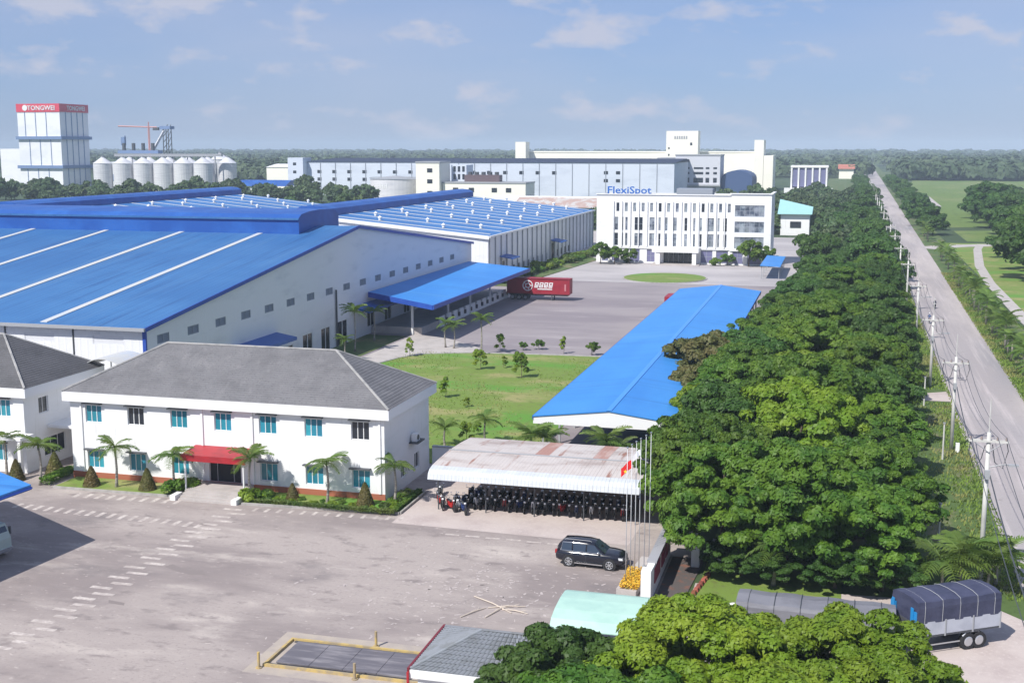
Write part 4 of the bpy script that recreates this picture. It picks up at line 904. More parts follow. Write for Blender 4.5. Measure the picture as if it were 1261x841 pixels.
Uv = np.cross(nr, a); Uv /= np.linalg.norm(Uv,axis=1,keepdims=True); Vv = np.cross(nr, Uv); Vv /= np.linalg.norm(Vv,axis=1,keepdims=True)
sz = (rad[idx]*rng.uniform(.22,.42,n))[:,None]
FOR = mat('forest_leaves', (.045,.08,.03), .7, noise=[((.004,.002,.0), (.085,.12,.045), .42, .62, 4), ((.02,.02,0), (.035,.06,.03), .45, .65, 3)])
fo = bpy.data.objects.new('distant_forest', quads_mesh('distant_forest', P, Uv*sz, Vv*sz*.8, FOR)); COL.objects.link(fo)
tag(fo, 'hazy forest reaching to the horizon', 'forest', kind='stuff')

# palms: trunk and separate fronds
def frond(seed, L_=2.1, n=13):
    rnd = random.Random(seed); mb = MB(); pts = []
    for i in range(7):
        u = i/6; pts.append(Vector((L_*u*(1-.12*u), 0, .75*u*L_*.55 - 1.05*L_*u*u*.62)))
    mb.tube([tuple(p) for p in pts], [.035,.03,.026,.02,.016,.012,.008], 4)
    for i in range(n):
        u = .12 + .86*i/(n-1); f = u*6; a = int(min(5, f)); p = pts[a].lerp(pts[a+1], f-a)
        ll = .62*math.sin(math.pi*(.12+.8*u))**.7 * L_/2.1
        for s in (-1,1):
            e = p + Vector((ll*.55, s*ll*.85, -.28*ll - rnd.uniform(0,.12)))
            wv = Vector((.055*L_/2.1,0,0)); md = p.lerp(e,.5) + Vector((0,0,.07))
            mb.poly([tuple(p-wv), tuple(p+wv), tuple(md+wv*1.1), tuple(md-wv*1.1)]); mb.poly([tuple(md-wv*1.1), tuple(md+wv*1.1), tuple(e)])
    return mb.mesh('frond', PALMM)
FR = [frond(i) for i in range(3)]
def palm_trunk(seed, h):
    rnd = random.Random(seed); l = rnd.uniform(-.25,.25)
    return MB().tube([(0,0,-.05),(l*.2,0,h*.15),(l*.5,l*.3,h*.5),(l*.2,l*.4,h*.8),(0,0,h)], [.19,.13,.10,.09,.10], 8).mesh('trunk', PBARK, smooth=True)
def palm(x, y, h, label, s=1, n=13, name='palm_tree', group='palms'):
    t = thing(name, label, 'palm', (x, y, 0), group)
    o = bpy.data.objects.new('trunk', palm_trunk(int(x*37+y*11), h)); COL.objects.link(o); o.parent = t
    MB().tube([(x,y,h),(x,y,h+.45*s)], [.1,.04], 6).obj('crown_shaft', PALMM, t)
    for i in range(n):
        f = bpy.data.objects.new('frond', FR[i % 3]); COL.objects.link(f); f.parent = t; f.location = (0,0,h+.2*s)
        f.rotation_euler = (0, -R(random.choice((40,22,5,-8))), 2*math.pi*i/n + U(-.2,.2)); q = s*U(.85,1.1); f.scale = (q,q,q)
    return t
fpos = [(-70.9,90.0,3.2,'at the corner of the left office'),(-66.3,88.4,3.3,'in the gap between the two grey-roofed offices'),(-59.3,89.2,3.4,'left of the second cone shrub before the white office'),(-53.6,89.0,3.2,'just left of the red entrance awning'),(-46.3,88.7,3.4,'just right of the red entrance awning'),(-39.9,89.6,3.3,'before the right-hand windows of the white office'),(-34.6,91.2,3.0,'at the right corner of the white office')]
for x, y, h, l in fpos: palm(x, y, h, 'palm tree ' + l, .95, group='palms before the offices')
for x, y, h, l, s in ((-26.2,103.8,3.1,'left of the long blue shed gable',1.15),(-24.9,104.2,2.9,'beside another under the left of the blue shed gable',1.05),(-19.4,103.8,3.0,'before the middle of the blue shed gable',1.25),(-18.2,104.0,2.6,'nearest the dark mouth of the blue shed',.9),
    (-33.0,112.2,2.4,'on the lawn just above the bike shed roof',.9),(-36.6,110.5,1.7,'low beside the boundary wall behind the office',.8),
    (-48.3,162.4,5.0,'tallest on the far edge of the lawn',.95),(-53.8,167,3.2,'on the path edge before the loading dock',.9),(-55.2,167.4,3.4,'left of its twin before the loading dock',.9),(-66.6,160.5,5.6,'tall against the shaded gable wall',1.2),(-67.6,170.5,4.3,'beneath the small blue canopy on the gable wall',1.0),(-65.0,153.2,2.8,'short by the gable wall doors',.8)):
    palm(x, y, h, 'palm tree ' + l, s, group='palms inside the works')
for x, y, h, l, s in ((7.3,81.4,1.8,'leftmost of the clump behind the tarpaulin truck',1.55),(8.6,82.6,2.0,'second of the clump behind the tarpaulin truck',1.6),(10.3,81.6,1.9,'under the nearest utility pole behind the truck',1.4),(11.0,84.0,1.8,'rightmost of the clump behind the truck',1.3),(-3.4,79.9,2.6,'beneath the avenue crowns beside the grey trailer',1.0)):
    palm(x, y, h, 'palm tree ' + l, s, group='palms on the near verge')
tall = MB(); 
def small_palm_mesh():
    mb = MB(); mb.tube([(0,0,0),(.1,0,2.0),(0,0,4.0)],[.2,.13,.12],6)
    return mb.mesh('trunk', PBARK, smooth=True)
spt = small_palm_mesh()
Fm = []
for sd_ in range(3):   # joined crowns for the long roadside row
    rnd = random.Random(sd_); vs = []; fs = []
    for i in range(16):
        fm = FR[i % 3]; Mx = Matrix.Translation((0,0,4.1)) @ Matrix.Rotation(2*math.pi*i/16+rnd.uniform(-.2,.2),4,'Z') @ Matrix.Rotation(-R(rnd.choice((45,20,0,-15))),4,'Y') @ Matrix.Scale(1.25,4)
        b = len(vs); vs += [tuple(Mx @ v.co) for v in fm.vertices]; fs += [tuple(b + q for q in p.vertices) for p in fm.polygons]
    me = bpy.data.meshes.new('crown'); me.from_pydata(vs, [], fs); me.materials.append(PALMM); Fm.append(me)
for i in range(40):
    y = 140 + 5.2*i + (0 if i < 26 else 6*(i-26)); 
    if 350 < y < 392: continue
    x = rx1(y) + 1.9 + U(-.4,.6)
    t = thing('roadside_palm', '%s drooping palm from the near end on the right road verge' % ORD[i], 'palm', (x, y, 0), 'palms lining the right verge', U(0,6)); t.scale = (.95,.95,U(.75,1.0))
    for nm, me in (('trunk', spt), ('crown', Fm[i % 3])):
        o = bpy.data.objects.new(nm, me); COL.objects.link(o); o.parent = t

# shrubs
def bushmesh(seed, rx, rz, n, size, m, cone=False):
    rng = np.random.default_rng(seed)
    if cone:
        h = rng.random(n)**1.3; th = rng.uniform(0,2*np.pi,n); r = rx*(1-h)**.75*(.8+.2*rng.random(n))+.04
        P = np.stack([r*np.cos(th), r*np.sin(th), h*rz+.05], 1); d = np.stack([np.cos(th), np.sin(th), np.full(n,.5)], 1)
        nr = d + rng.normal(size=(n,3))*.4; U_ = np.cross(nr, rng.normal(size=(n,3))); U_ /= np.linalg.norm(U_,axis=1,keepdims=True); V_ = np.cross(nr,U_); V_ /= np.linalg.norm(V_,axis=1,keepdims=True)
        return quads_mesh('foliage', P, U_*size, V_*size*.6, m)
    C = np.stack([rng.normal(size=9)*rx*.45, rng.normal(size=9)*rx*.45, rz*(.35+.3*rng.random(9))], 1)
    P, U_, V_ = leaf_cloud(rng, C, np.full(9, rx*.55), n, size, .8)
    P[:,2] = np.maximum(P[:,2], .02)
    return quads_mesh('foliage', P, U_, V_, m)
CN = bushmesh(3, .72, 1.75, 2600, .10, CONIF, True); BS = [bushmesh(5, .8, 1.0, 1800, .10, SHRUB), bushmesh(6, .8, 1.0, 1800, .10, LEAFY), bushmesh(7, .8, 1.0, 1500, .11, LEAF)]
def shrub(me, x, y, s, label, name='shrub', cat='shrub', group=None):
    t = thing(name, label, cat, (x, y, 0), group, U(0,6)); t.scale = (s,s,s*U(.9,1.1))
    o = bpy.data.objects.new('foliage', me); COL.objects.link(o); o.parent = t
    MB_ = bpy.data.objects.new('stem', STEM); COL.objects.link(MB_); MB_.parent = t
    return t
STEM = MB().tube([(0,0,-.05),(0,0,.8)],[.06,.04],5).mesh('stem', BARK)
for x, y, s, l in ((-69.3,89.2,1,'at the corner of the left office'),(-61.6,89.0,1.05,'under the leftmost windows of the white office'),(-56.3,89.2,1.05,'under the second windows of the white office'),(-43.0,89.6,.85,'right of the entrance steps'),(-36.6,89.7,1.05,'at the right end of the white office'),(-67.4,92.0,1.1,'in the shade between the offices')):
    shrub(CN, x, y, s, 'cone-shaped clipped shrub ' + l, 'cone_shrub', group='cone shrubs before the offices')
for x, y, s, k, l in ((-53.5,88.9,1.25,2,'dark rounded bush left of the entrance steps'),(-52.7,89.9,1.2,2,'dark bush against the wall left of the entrance'),(-46.1,88.8,1.15,1,'bright rounded bush right of the entrance steps'),(-45.2,89.4,1.0,2,'dark bush behind the bright one right of the entrance'),(-52.0,305,1.2,2,'dark round bush left of the portico of the white office block'),(-29.8,303,1.9,2,'dark conical bush right of the portico of the white office block')):
    shrub(BS[k], x, y, s, l, group=None)
# planted beds before the office with kerb
for n_, pts, lab in (('left_bed', [(-64.6,87.9),(-53.2,88.1),(-53.2,91.3),(-64.6,91.3)], 'l'), ('right_bed', [(-46.6,87.6),(-33.2,88.5),(-33.2,94.6),(-35.4,94.6),(-35.4,91.3),(-46.6,91.3)], 'r')):
    sheet('planting_bed', pts, .14, GRASS, .16)
    MB_k = MB()
    for a, b in zip(pts, pts[1:3] if lab == 'l' else pts[1:4]):
        d = Vector((b[0]-a[0], b[1]-a[1], 0)).normalized(); q = Vector((d.y, -d.x, 0))*.16
        MB_k.hexa([(a[0],a[1],0),(b[0],b[1],0),(b[0]+q.x,b[1]+q.y,0),(a[0]+q.x,a[1]+q.y,0),(a[0],a[1],.2),(b[0],b[1],.2),(b[0]+q.x,b[1]+q.y,.2),(a[0]+q.x,a[1]+q.y,.2)])
    structure(MB_k.obj('bed_kerb', KERB))
j = 0
for i in range(20):
    x = -45.0 + .58*i; shrub(BS[i % 3], x, 88.6 + (i % 3)*.55 + U(-.1,.1), U(.32,.5), '%s low bedding shrub from the left in the strip right of the entrance' % ORD[i], 'bedding_shrub', group='bedding shrubs right of the entrance')
for i in range(8): shrub(BS[i % 3], -34.4 + U(-.5,.5), 89.6 + .6*i, U(.4,.6), '%s low bedding shrub from the front at the right office corner' % ORD[i], 'bedding_shrub', group='bedding shrubs at the office corner')
def hedge(name, label, x0, x1, y0, y1, z1, n, size, m, seed):
    rng = np.random.default_rng(seed)
    P = np.stack([rng.uniform(x0,x1,n), rng.uniform(y0,y1,n), .1+(z1-.1)*rng.random(n)**.5], 1)
    nr = rng.normal(size=(n,3))*.6 + np.array([0,-.3,.8]); U_ = np.cross(nr, rng.normal(size=(n,3))); U_ /= np.linalg.norm(U_,axis=1,keepdims=True); V_ = np.cross(nr,U_); V_ /= np.linalg.norm(V_,axis=1,keepdims=True)
    o = bpy.data.objects.new(name, quads_mesh(name, P, U_*size, V_*size*.6, m)); COL.objects.link(o)
    return tag(o, label, 'hedge')
hedge('hedge', 'clipped low hedge along the kerb right of the entrance steps', -45.6,-33.4,87.75,88.15,.5, 5200, .07, SHRUB, 1)
hedge('hedge', 'clipped hedge at the right corner of the white office', -33.75,-33.3,88.2,94.4,.5, 3600, .07, LEAF, 2)
hedge('hedge', 'square hedge at the left end of the white office', -66.3,-65.3,88.2,92.5,.75, 3000, .08, LEAF, 3)
for i in range(34):
    y = 250 + 2.35*i + U(-.6,.6); x = -69.6 + .10*max(0, y-270)*.9 + U(-.8,1.6)
    shrub(BS[i % 3], x, y, U(1.3,2.3), '%s bush from the near end along the striped-roof warehouse' % ORD[i], 'border_shrub', group='bushes along the striped-roof warehouse')
tree_kind('small', (61,62,63), Rr=2.6, z0=1.4, z1=4.6, nclump=22, nleaf=3200, size=.24, m=LEAF, cr=(.2,.36), flat=.8)
tree_kind('slim', (64,65), Rr=1.1, z0=.8, z1=4.2, nclump=16, nleaf=1300, size=.17, m=LEAFY, cr=(.3,.5), flat=.9)
for x, y, s, l in ((-58,300.5,1.0,'far left before the white office block'),(-54.6,301.5,1.1,'left of the violet doors of the white office block'),(-51,302.5,.8,'before the left doors of the white office block'),(-21.5,302.5,1.25,'before the right wing of the white office block'),(-16.8,303,.9,'at the right corner of the white office block'),(-26.6,303.6,.7,'right of the portico of the white office block'),
                   (-33.2,166.4,.36,'umbrella-like and alone at the right end of the yard'),(-41.6,169.2,.3,'with a dark crown at the edge of the inner yard'),(-43.6,168.0,.24,'thin and leaning at the edge of the inner yard')):
    tree('small', x, y, s, 'small tree ' + l, 'small trees in the works', 'small_tree')
for i, (x, y, s, l) in enumerate(((-43.9,132.9,1.0,'bright young tree on the left of the lawn'),(-45.1,151.4,1.2,'bright young tree in the upper middle of the lawn'),(-42.5,153.5,.7,'short young tree in the upper lawn'),(-38.4,147.0,1.25,'bushy young tree on the right of the lawn'),(-39.2,151.6,.9,'thin young tree behind the bushy one on the lawn'),(-46.4,165.4,.9,'sapling by the far kerb of the lawn'),(-57.6,158.6,.9,'sapling beside the concrete path'),(-35.0,112.6,.9,'young tree at the near left corner of the lawn'),(-34.9,116,.7,'slim sapling close beside the office wall'),(-28.3,116.8,.8,'bright shrub-like tree before the left eave of the blue shed'),(-37.3,166.5,.8,'sapling on the kerb between lawn and yard'),(-40.0,128.5,.5,'low sapling in the middle of the lawn'))):
    tree('slim', x, y, s*.62, l, 'young trees on the lawn', 'young_tree')
# grass tufts on the lawn
rng = np.random.default_rng(9); n = 8000
P = np.stack([rng.uniform(-60,-27.6,n), rng.uniform(104.4,163,n), np.full(n,.13)], 1)
P = P[(P[:,0] > -58.6) | (P[:,1] < 150)]; P[:,2] += 0; n = len(P)
dens = np.sin(P[:,0]*.21 + 1.3)*np.sin(P[:,1]*.13 + .5) + .5*np.sin(P[:,0]*.6+P[:,1]*.33)
P = P[dens + rng.normal(size=n)*.35 > .1]; n = len(P)
a = rng.uniform(0,6.28,n); Uv = np.stack([.08*np.cos(a), .08*np.sin(a), np.full(n,.10)], 1)*rng.uniform(.6,1.4,n)[:,None]
Vv = np.stack([-np.sin(a), np.cos(a), np.zeros(n)], 1)*.06
TUFT = mat('grass_tufts', (.19,.29,.045), .8, noise=[((.11,.16,1),(.30,.30,.10),.45,.6,4)], trans=.4)
gt = bpy.data.objects.new('grass_tufts', quads_mesh('grass_tufts', P, Uv, Vv, TUFT)); COL.objects.link(gt); tag(gt, 'rough grass tufts on the lawn', 'grass', kind='stuff')
n = 24000; yy = rng.uniform(78,300,n); side = rng.random(n) < .55
xx = np.where(side, 12.35 + .0065*yy - np.abs(rng.normal(0,2.2,n)), 19.35+.0118*yy + np.abs(rng.normal(0,1.7,n)))
bad = ((xx < 13) & (yy < 81)) | ((xx < 13) & (yy > 145) & (yy < 153)); P = np.stack([xx,yy,np.full(n,.03)],1)[~bad]; n = len(P)
a = rng.uniform(0,6.28,n); Uv = np.stack([.1*np.cos(a), .1*np.sin(a), np.full(n,.16)],1)*rng.uniform(.6,1.8,n)[:,None]; Vv = np.stack([-np.sin(a), np.cos(a), np.zeros(n)],1)*.08
gt = bpy.data.objects.new('verge_tufts', quads_mesh('verge_tufts', P, Uv, Vv, TUFT)); COL.objects.link(gt); tag(gt, 'weeds and grass on the road verges', 'grass', kind='stuff')

# ------------------------------------------------------------------ utility poles and cables
PT = []
def pole(x, y, h, i):
    t = thing('utility_pole', '%s white concrete utility pole from the near end of the road' % ORD[i] if i else 'nearest and tallest-looking white utility pole, rising from the palms behind the truck', 'pole', (x, y, 0), 'utility poles along the road')
    MB().tube([(x,y,-.2),(x,y,h-2.2)], [.19,.13], 10).obj('shaft', POLEM, t, smooth=True)
    MB().tube([(x,y,h-2.2),(x,y,h)], [.05,.04], 6).obj('lightning_rod', POLEM, t)
    if i > 9: 
        MB().box(x-1.2,x+1.2,y-.06,y+.06,h-2.9,h-2.78).obj('crossarm', GREY, t); PT.append((x,y,h)); return t
    MB().box(x-1.25,x+1.25,y-.22,y-.14,h-2.85,h-2.72).box(x-1.25,x+1.25,y+.14,y+.22,h-2.85,h-2.72).obj('crossarm', POLEM, t)
    MB().tube([(x-.9,y-.2,h-2.85),(x,y-.2,h-3.5)],.03,4).tube([(x+.9,y-.2,h-2.85),(x,y-.2,h-3.5)],.03,4).obj('brace', GREY, t)
    for dx in (-1.1,-.45,.55,1.1): MB().cyl(x+dx,y,h-2.85,h-2.72,.04,6).cyl(x+dx,y,h-2.72,h-2.5,.075,8,.05).obj('insulator', mat('brown_insulator',(.30,.24,.22),.3), t)
    MB().tube([(x+1.1,y,h-2.7),(x+1.25,y,h-3.4),(x+.95,y,h-4.6),(x+.45,y,h-4.2),(x+.25,y,h-3.0)],.03,4).tube([(x-1.1,y,h-2.7),(x-1.2,y,h-3.6),(x-.8,y,h-4.7),(x-.4,y,h-4.0),(x-.2,y,h-3.1)],.03,4).obj('jumper_cable', DGREY, t)
    if i < 3: MB().box(x-.17,x+.17,y-.42,y-.2,h-5.3,h-4.7).obj('junction_box', GREY, t)
    if i in (0,2,3): MB().tube([(x,y,h-4.6),(x+.9,y,h-4.35),(x+1.5,y,h-4.3)],.04,5).box(x+1.3,x+1.95,y-.12,y+.12,h-4.42,h-4.28).obj('street_lamp_arm', GREY, t)
    PT.append((x,y,h)); return t
for i in range(20):
    y = (84, 122.4, 155, 190)[i] if i < 4 else 190 + 35.5*(i-3)
    x = (10.0, 11.2, 11.3, 11.5)[i] if i < 4 else 11.5 + .0065*(y-190)
    pole(x, y, 12.6 if i == 0 else (11.0 if i == 2 else 11.3), i)
for dx, nm in ((-1.1,'leftmost'),(.55,'inner right'),(1.1,'rightmost')):
    mb = MB(); pts_ = [(PT[0][0]-1.3, 30, 12.6)] + PT[:12]
    for (xa,ya,ha),(xb_,yb_,hb) in zip(pts_, pts_[1:]):
        mb.tube([(xa+(xb_-xa)*u+dx, ya+(yb_-ya)*u, ha-2.5+(hb-ha)*u - 1.1*4*u*(1-u)) for u in (0,.12,.25,.37,.5,.63,.75,.88,1)], .022, 4)
    tag(mb.obj('power_cable', DGREY), '%s power cable strung between the roadside poles' % nm, 'cable', 'power cables')
mb = MB(); pts_ = [(PT[0][0]-1, 30, 10.6)] + [(a,b,c-1.9) for a,b,c in PT[:12]]
for (xa,ya,ha),(xb_,yb_,hb) in zip(pts_, pts_[1:]):
    mb.tube([(xa+(xb_-xa)*u+.2, ya+(yb_-ya)*u, ha-3.2+(hb-ha)*u - 1.3*4*u*(1-u)) for u in (0,.12,.25,.37,.5,.63,.75,.88,1)], .045, 4)
tag(mb.obj('telephone_cable', DGREY), 'thicker lower cable strung along the roadside poles', 'cable')
for i, (x, y, h) in enumerate(((10.1,118.2,3.4),(7.9,92,3.0),(9.9,143,3.2),(10.3,175,3.4),(10.8,205,3.4),(11.4,245,3.4))):
    t = thing('marker_post', '%s slim concrete post from the near end, standing between the avenue and the road' % ORD[i], 'post', (x,y,0), 'slim posts on the verge')
    MB().cyl(x,y,-.1,h,.09,8,.07).obj('post', POLEM, t); MB().cyl(x,y,h,h+.12,.12,8).obj('cap', GREY, t)
t = thing('meter_box', 'small white box at the foot of the second utility pole', 'box', (11.6,121.4,0)); MB().box(11.5,11.85,121.2,121.5,0,.9).obj('box', WHITEC, t)

# ------------------------------------------------------------------ vehicles
RUB = mat('rubber', (.02,.02,.022), .8); RIM = mat('alloy_rim', (.55,.56,.58), .3, metal=.6)
BLK = mat('black_car_paint', (.012,.013,.022), .16, spec=.7); CHR = mat('chrome', (.75,.76,.78), .15, metal=.9); CGL = mat('car_glass', (.03,.045,.07), .06, spec=.9)
LAMPW = mat('headlight', (.8,.82,.85), .15); LAMPR = mat('tail_light', (.35,.02,.02), .3)
def wheel(t, x, y, r, w_, name='wheel', n=18):
    """axle along local Y"""
    tb = MB().tube([(x,y-w_/2,r),(x,y-w_*.38,r),(x,y+w_*.38,r),(x,y+w_/2,r)], [r*.92,r,r,r*.92], n).obj(name, RUB, t)
    rm = MB()
    for s in (-1,1):
        ys_ = y + s*(w_/2+.006)
        rm.tube([(x,ys_-s*.01,r),(x,ys_+s*.012,r)], [r*.2,r*.18], 8)
        for k in range(7):
            a = 2*math.pi*k/7; c, s2 = math.cos(a), math.sin(a)
            q = [(x+c*r*.15-s2*r*.06, r+s2*r*.15+c*r*.06),(x+c*r*.62-s2*r*.09, r+s2*r*.62+c*r*.09),(x+c*r*.62+s2*r*.09, r+s2*r*.62-c*r*.09),(x+c*r*.15+s2*r*.06, r+s2*r*.15-c*r*.06)]
            rm.poly([(a_, ys_, b_) for a_, b_ in q])
        ring = [(x+math.cos(k*math.pi/9)*r*.66, ys_, r+math.sin(k*math.pi/9)*r*.66) for k in range(19)]
        rm.tube(ring, r*.05, 4, caps=False)
    rm.obj('rim', RIM, tb); return tb
def suv(label, loc, rz):
    t = thing('parked_car', label, 'car', (0,0,0))
    # lower body by stations x: (x, zbottom, ztop, half width)
    st = [(-2.42,.55,.95,.78),(-2.36,.42,1.08,.86),(-2.1,.36,1.13,.95),(-1.2,.34,1.13,.985),(0,.34,1.12,.985),(.9,.34,1.11,.98),(1.5,.36,1.09,.965),(2.05,.38,1.02,.93),(2.33,.42,.92,.84),(2.44,.5,.78,.72)]
    rings = []
    for x, a, b, w_ in st:
        m1 = a + (b-a)*.35; m2 = a + (b-a)*.78
        rings.append([(x,-w_*.8,a),(x,-w_*.97,a+.08),(x,-w_,m1),(x,-w_*.985,m2),(x,-w_*.90,b),(x,-w_*.5,b+.035),(x,0,b+.045),(x,w_*.5,b+.035),(x,w_*.90,b),(x,w_*.985,m2),(x,w_,m1),(x,w_*.97,a+.08),(x,w_*.8,a)])
    bd = MB().loft(rings).obj('body', BLK, t, smooth=True)
    gs = [(-2.30,1.12,1.12,.86,.85),(-2.16,1.13,1.50,.87,.76),(-1.95,1.13,1.74,.88,.70),(-1.2,1.13,1.80,.88,.68),(-.2,1.12,1.80,.88,.68),(.30,1.12,1.72,.87,.68),(.75,1.12,1.42,.86,.74),(1.12,1.11,1.12,.84,.82)]
    gr_ = []
    for x, a, b, w0, w1 in gs:
        gr_.append([(x,-w0,a),(x,-w1-.02,a+(b-a)*.86),(x,-w1+.10,b),(x,0,b+.02),(x,w1-.10,b),(x,w1+.02,a+(b-a)*.86),(x,w0,a)])
    MB().loft(gr_).obj('cabin', BLK, t, smooth=True)
    for s in (-1,1):
        for xa, xb_, ta, tb_ in ((-1.98,-1.22,-1.90,-1.25),(-1.14,-.22,-1.14,-.24),(-.14,.88,-.12,.36)):
            g_ = MB().poly([(xa,s*.895,1.16),(xb_,s*.895,1.16),(tb_,s*.745,1.64),(ta,s*.745,1.64)][::s])
            g_.obj('side_window', CGL, t)
        MB().tube([(-2.05,s*.905,1.14),(.95,s*.905,1.13)],.018,4).tube([(-2.02,s*.90,1.15),(-1.9,s*.73,1.67),(-1.2,s*.71,1.69)],.03,4).obj('window_trim', CHR, t)
        MB().tube([(-1.8,s*.60,1.82),(-1.7,s*.60,1.88),(.0,s*.60,1.88),(.15,s*.60,1.82)],.018,5).obj('roof_rail', GREY, t)
        MB().hexa([(-1.0,s*.97-.05,.30),(1.0,s*.97-.05,.30),(1.0,s*.97+.05,.30),(-1.0,s*.97+.05,.30),(-1.0,s*.97-.05,.37),(1.0,s*.97-.05,.37),(1.0,s*.97+.05,.37),(-1.0,s*.97+.05,.37)]).obj('side_step', CHR, t)
        MB().ball((.72,s*1.04,1.2),.09,.12,.09,8,5).obj('wing_mirror', CHR if s < 0 else BLK, t, smooth=True)
        MB().hexa([(2.16,s*.84-.12,.80),(2.41,s*.70-.1,.76),(2.41,s*.70+.1,.76),(2.16,s*.84+.10,.80),(2.12,s*.84-.12,.94),(2.36,s*.68-.1,.90),(2.36,s*.68+.1,.90),(2.12,s*.84+.09,.94)]).obj('headlight', LAMPW, t)
        MB().box(-2.45,-2.3,s*.72-.12,s*.72+.12,.85,1.1).obj('tail_light', LAMPR, t)
        for x in (-.18,-1.18): MB().box(x-.006,x+.006,s*.988-.003,s*.988+.003,.42,1.1).obj('door_seam', DGREY, t)
        for x in (-.45,-1.42+.1): MB().box(x,x+.18,s*.99-.015,s*.99+.015,.95,.99).obj('door_handle', CHR, t)
        for x in (-1.42,1.5): MB().tube([(x,s*.93,.38),(x,s*.992,.38)],[.47,.47],20).obj('wheel_arch', RUB, t)
    MB().poly([(.40,-.62,1.70),(1.08,-.78,1.16),(1.08,.78,1.16),(.40,.62,1.70)]).v
    MB().poly([(.345,-.62,1.735),(1.135,-.78,1.145),(1.135,.78,1.145),(.345,.62,1.735)]).obj('windscreen', CGL, t)
    MB().poly([(-2.21,.68,1.5),(-2.345,.74,1.18),(-2.345,-.74,1.18),(-2.21,-.68,1.5)]).obj('rear_window', CGL, t)
    MB().box(2.40,2.47,-.5,.5,.55,.78).obj('grille', DGREY, t); MB().box(2.3,2.49,-.78,.78,.36,.5).obj('front_bumper', BLK, t)
    MB().box(2.475,2.485,-.26,.26,.44,.56).obj('number_plate', WHITEC, t)
    for x in (-1.42,1.5):
        for s in (-1,1): wheel(t, x, s*.88, .39, .25)
    t.location = loc; t.rotation_euler = (0,0,rz); return t
suv('glossy black SUV with silver roof rails parked alone in the front yard', (-16.0, 80.9, 0.0), R(-3))
car2 = suv('dark car under the left eave of the blue shed, nearest of three', (-27.9, 165, 0.0), R(90))
for i, (x, y, l) in enumerate(((-28.1,185,'middle of three'),(-28.1,200,'farthest of three'))):
    c = copy_tree(car2); c.location = (x,y,0); c['label'] = 'dark car under the left eave of the blue shed, ' + l
for o in (car2,): o['group'] = 'dark cars under the shed eave'

# motorbikes
def motorbike(m):
    t = thing('motorbike', 'motorbike', 'motorbike', (0,0,0), 'motorbikes in the shed')
    for x in (-.62,.62): 
        MB().tube([(x,-.045,.29),(x,.045,.29)],[.29,.29],12).obj('wheel', RUB, t)
    MB().loft([[(-.95,-.07,.62),(-.95,.07,.62),(-.95,.07,.72),(-.95,-.07,.72)],[(-.4,-.15,.38),(-.4,.15,.38),(-.4,.15,.72),(-.4,-.15,.72)],[(.1,-.12,.28),(.1,.12,.28),(.1,.12,.40),(.1,-.12,.40)],[(.38,-.14,.34),(.38,.14,.34),(.38,.14,.6),(.38,-.14,.6)],[(.5,-.09,.9),(.5,.09,.9),(.44,.09,.98),(.44,-.09,.98)]]).obj('body', m, t)
    MB().loft([[(-.8,-.1,.73),(-.8,.1,.73),(-.8,.09,.79),(-.8,-.09,.79)],[(-.1,-.11,.70),(-.1,.11,.70),(-.1,.1,.77),(-.1,-.1,.77)]]).obj('seat', DGREY, t)
    MB().tube([(.32,-.34,1.03),(.42,-.1,1.0),(.42,.1,1.0),(.32,.34,1.03)],.02,5).tube([(.62,0,.29),(.45,0,.95)],.035,5).obj('handlebar', DGREY, t)
    MB().ball((.5,0,.93),.07,.1,.08,8,5).obj('headlight', LAMPW, t)
    for s in (-1,1): MB().tube([(.36,s*.26,1.03),(.34,s*.3,1.2)],.008,3).ball((.34,s*.3,1.22),.02,.07,.04,6,4).obj('mirror', CHR, t)
    return t
paints = [('black', mat('bike_black',(.015,.015,.018),.2)),('red', mat('bike_red',(.40,.02,.02),.25)),('white', mat('bike_white',(.7,.7,.7),.25)),('dark blue', mat('bike_blue',(.02,.04,.14),.25)),('grey', mat('bike_grey',(.08,.085,.09),.3))]
protos = [motorbike(m) for _, m in paints]; used = set()
def bike(k, x, y, rz, label, group='motorbikes in the shed'):
    t = protos[k] if k not in used else copy_tree(protos[k]); used.add(k)
    t.location = (x,y,.008); t.rotation_euler = (0,0,rz); t['label'] = label; t['group'] = group; return t
for i in range(25):
    k = (0,3,0,2,0,4,0,1)[i % 8]
    bike(k, -29.6 + .6*i + U(-.06,.06), 91.9 + U(-.15,.15), R(-90+U(-14,14)), '%s parked motorbike from the left in the front row under the shed, %s' % (ORD[i], paints[k][0]))
for i in range(22):
    k = (0,3,0,4,0,0)[i % 6]
    bike(k, -29.0 + .66*i, 94.3 + U(-.2,.2), R(-90+U(-10,10)), '%s motorbike from the left in the shaded second row under the shed, %s' % (ORD[i], paints[k][0]))
for i, (x, y, a, k) in enumerate(((-31.3,92.6,-70,0),(-30.8,91.6,-60,1),(-30.3,90.9,-75,0),(-29.5,90.6,-50,1),(-28.3,90.1,-60,3),(-31.6,94.2,-80,4),(-29.0,90.9,-80,2))):
    bike(k, x, y, R(a), '%s motorbike from the left, spilling out of the shed, %s' % (ORD[i], paints[k][0]), 'motorbikes spilling out of the shed')

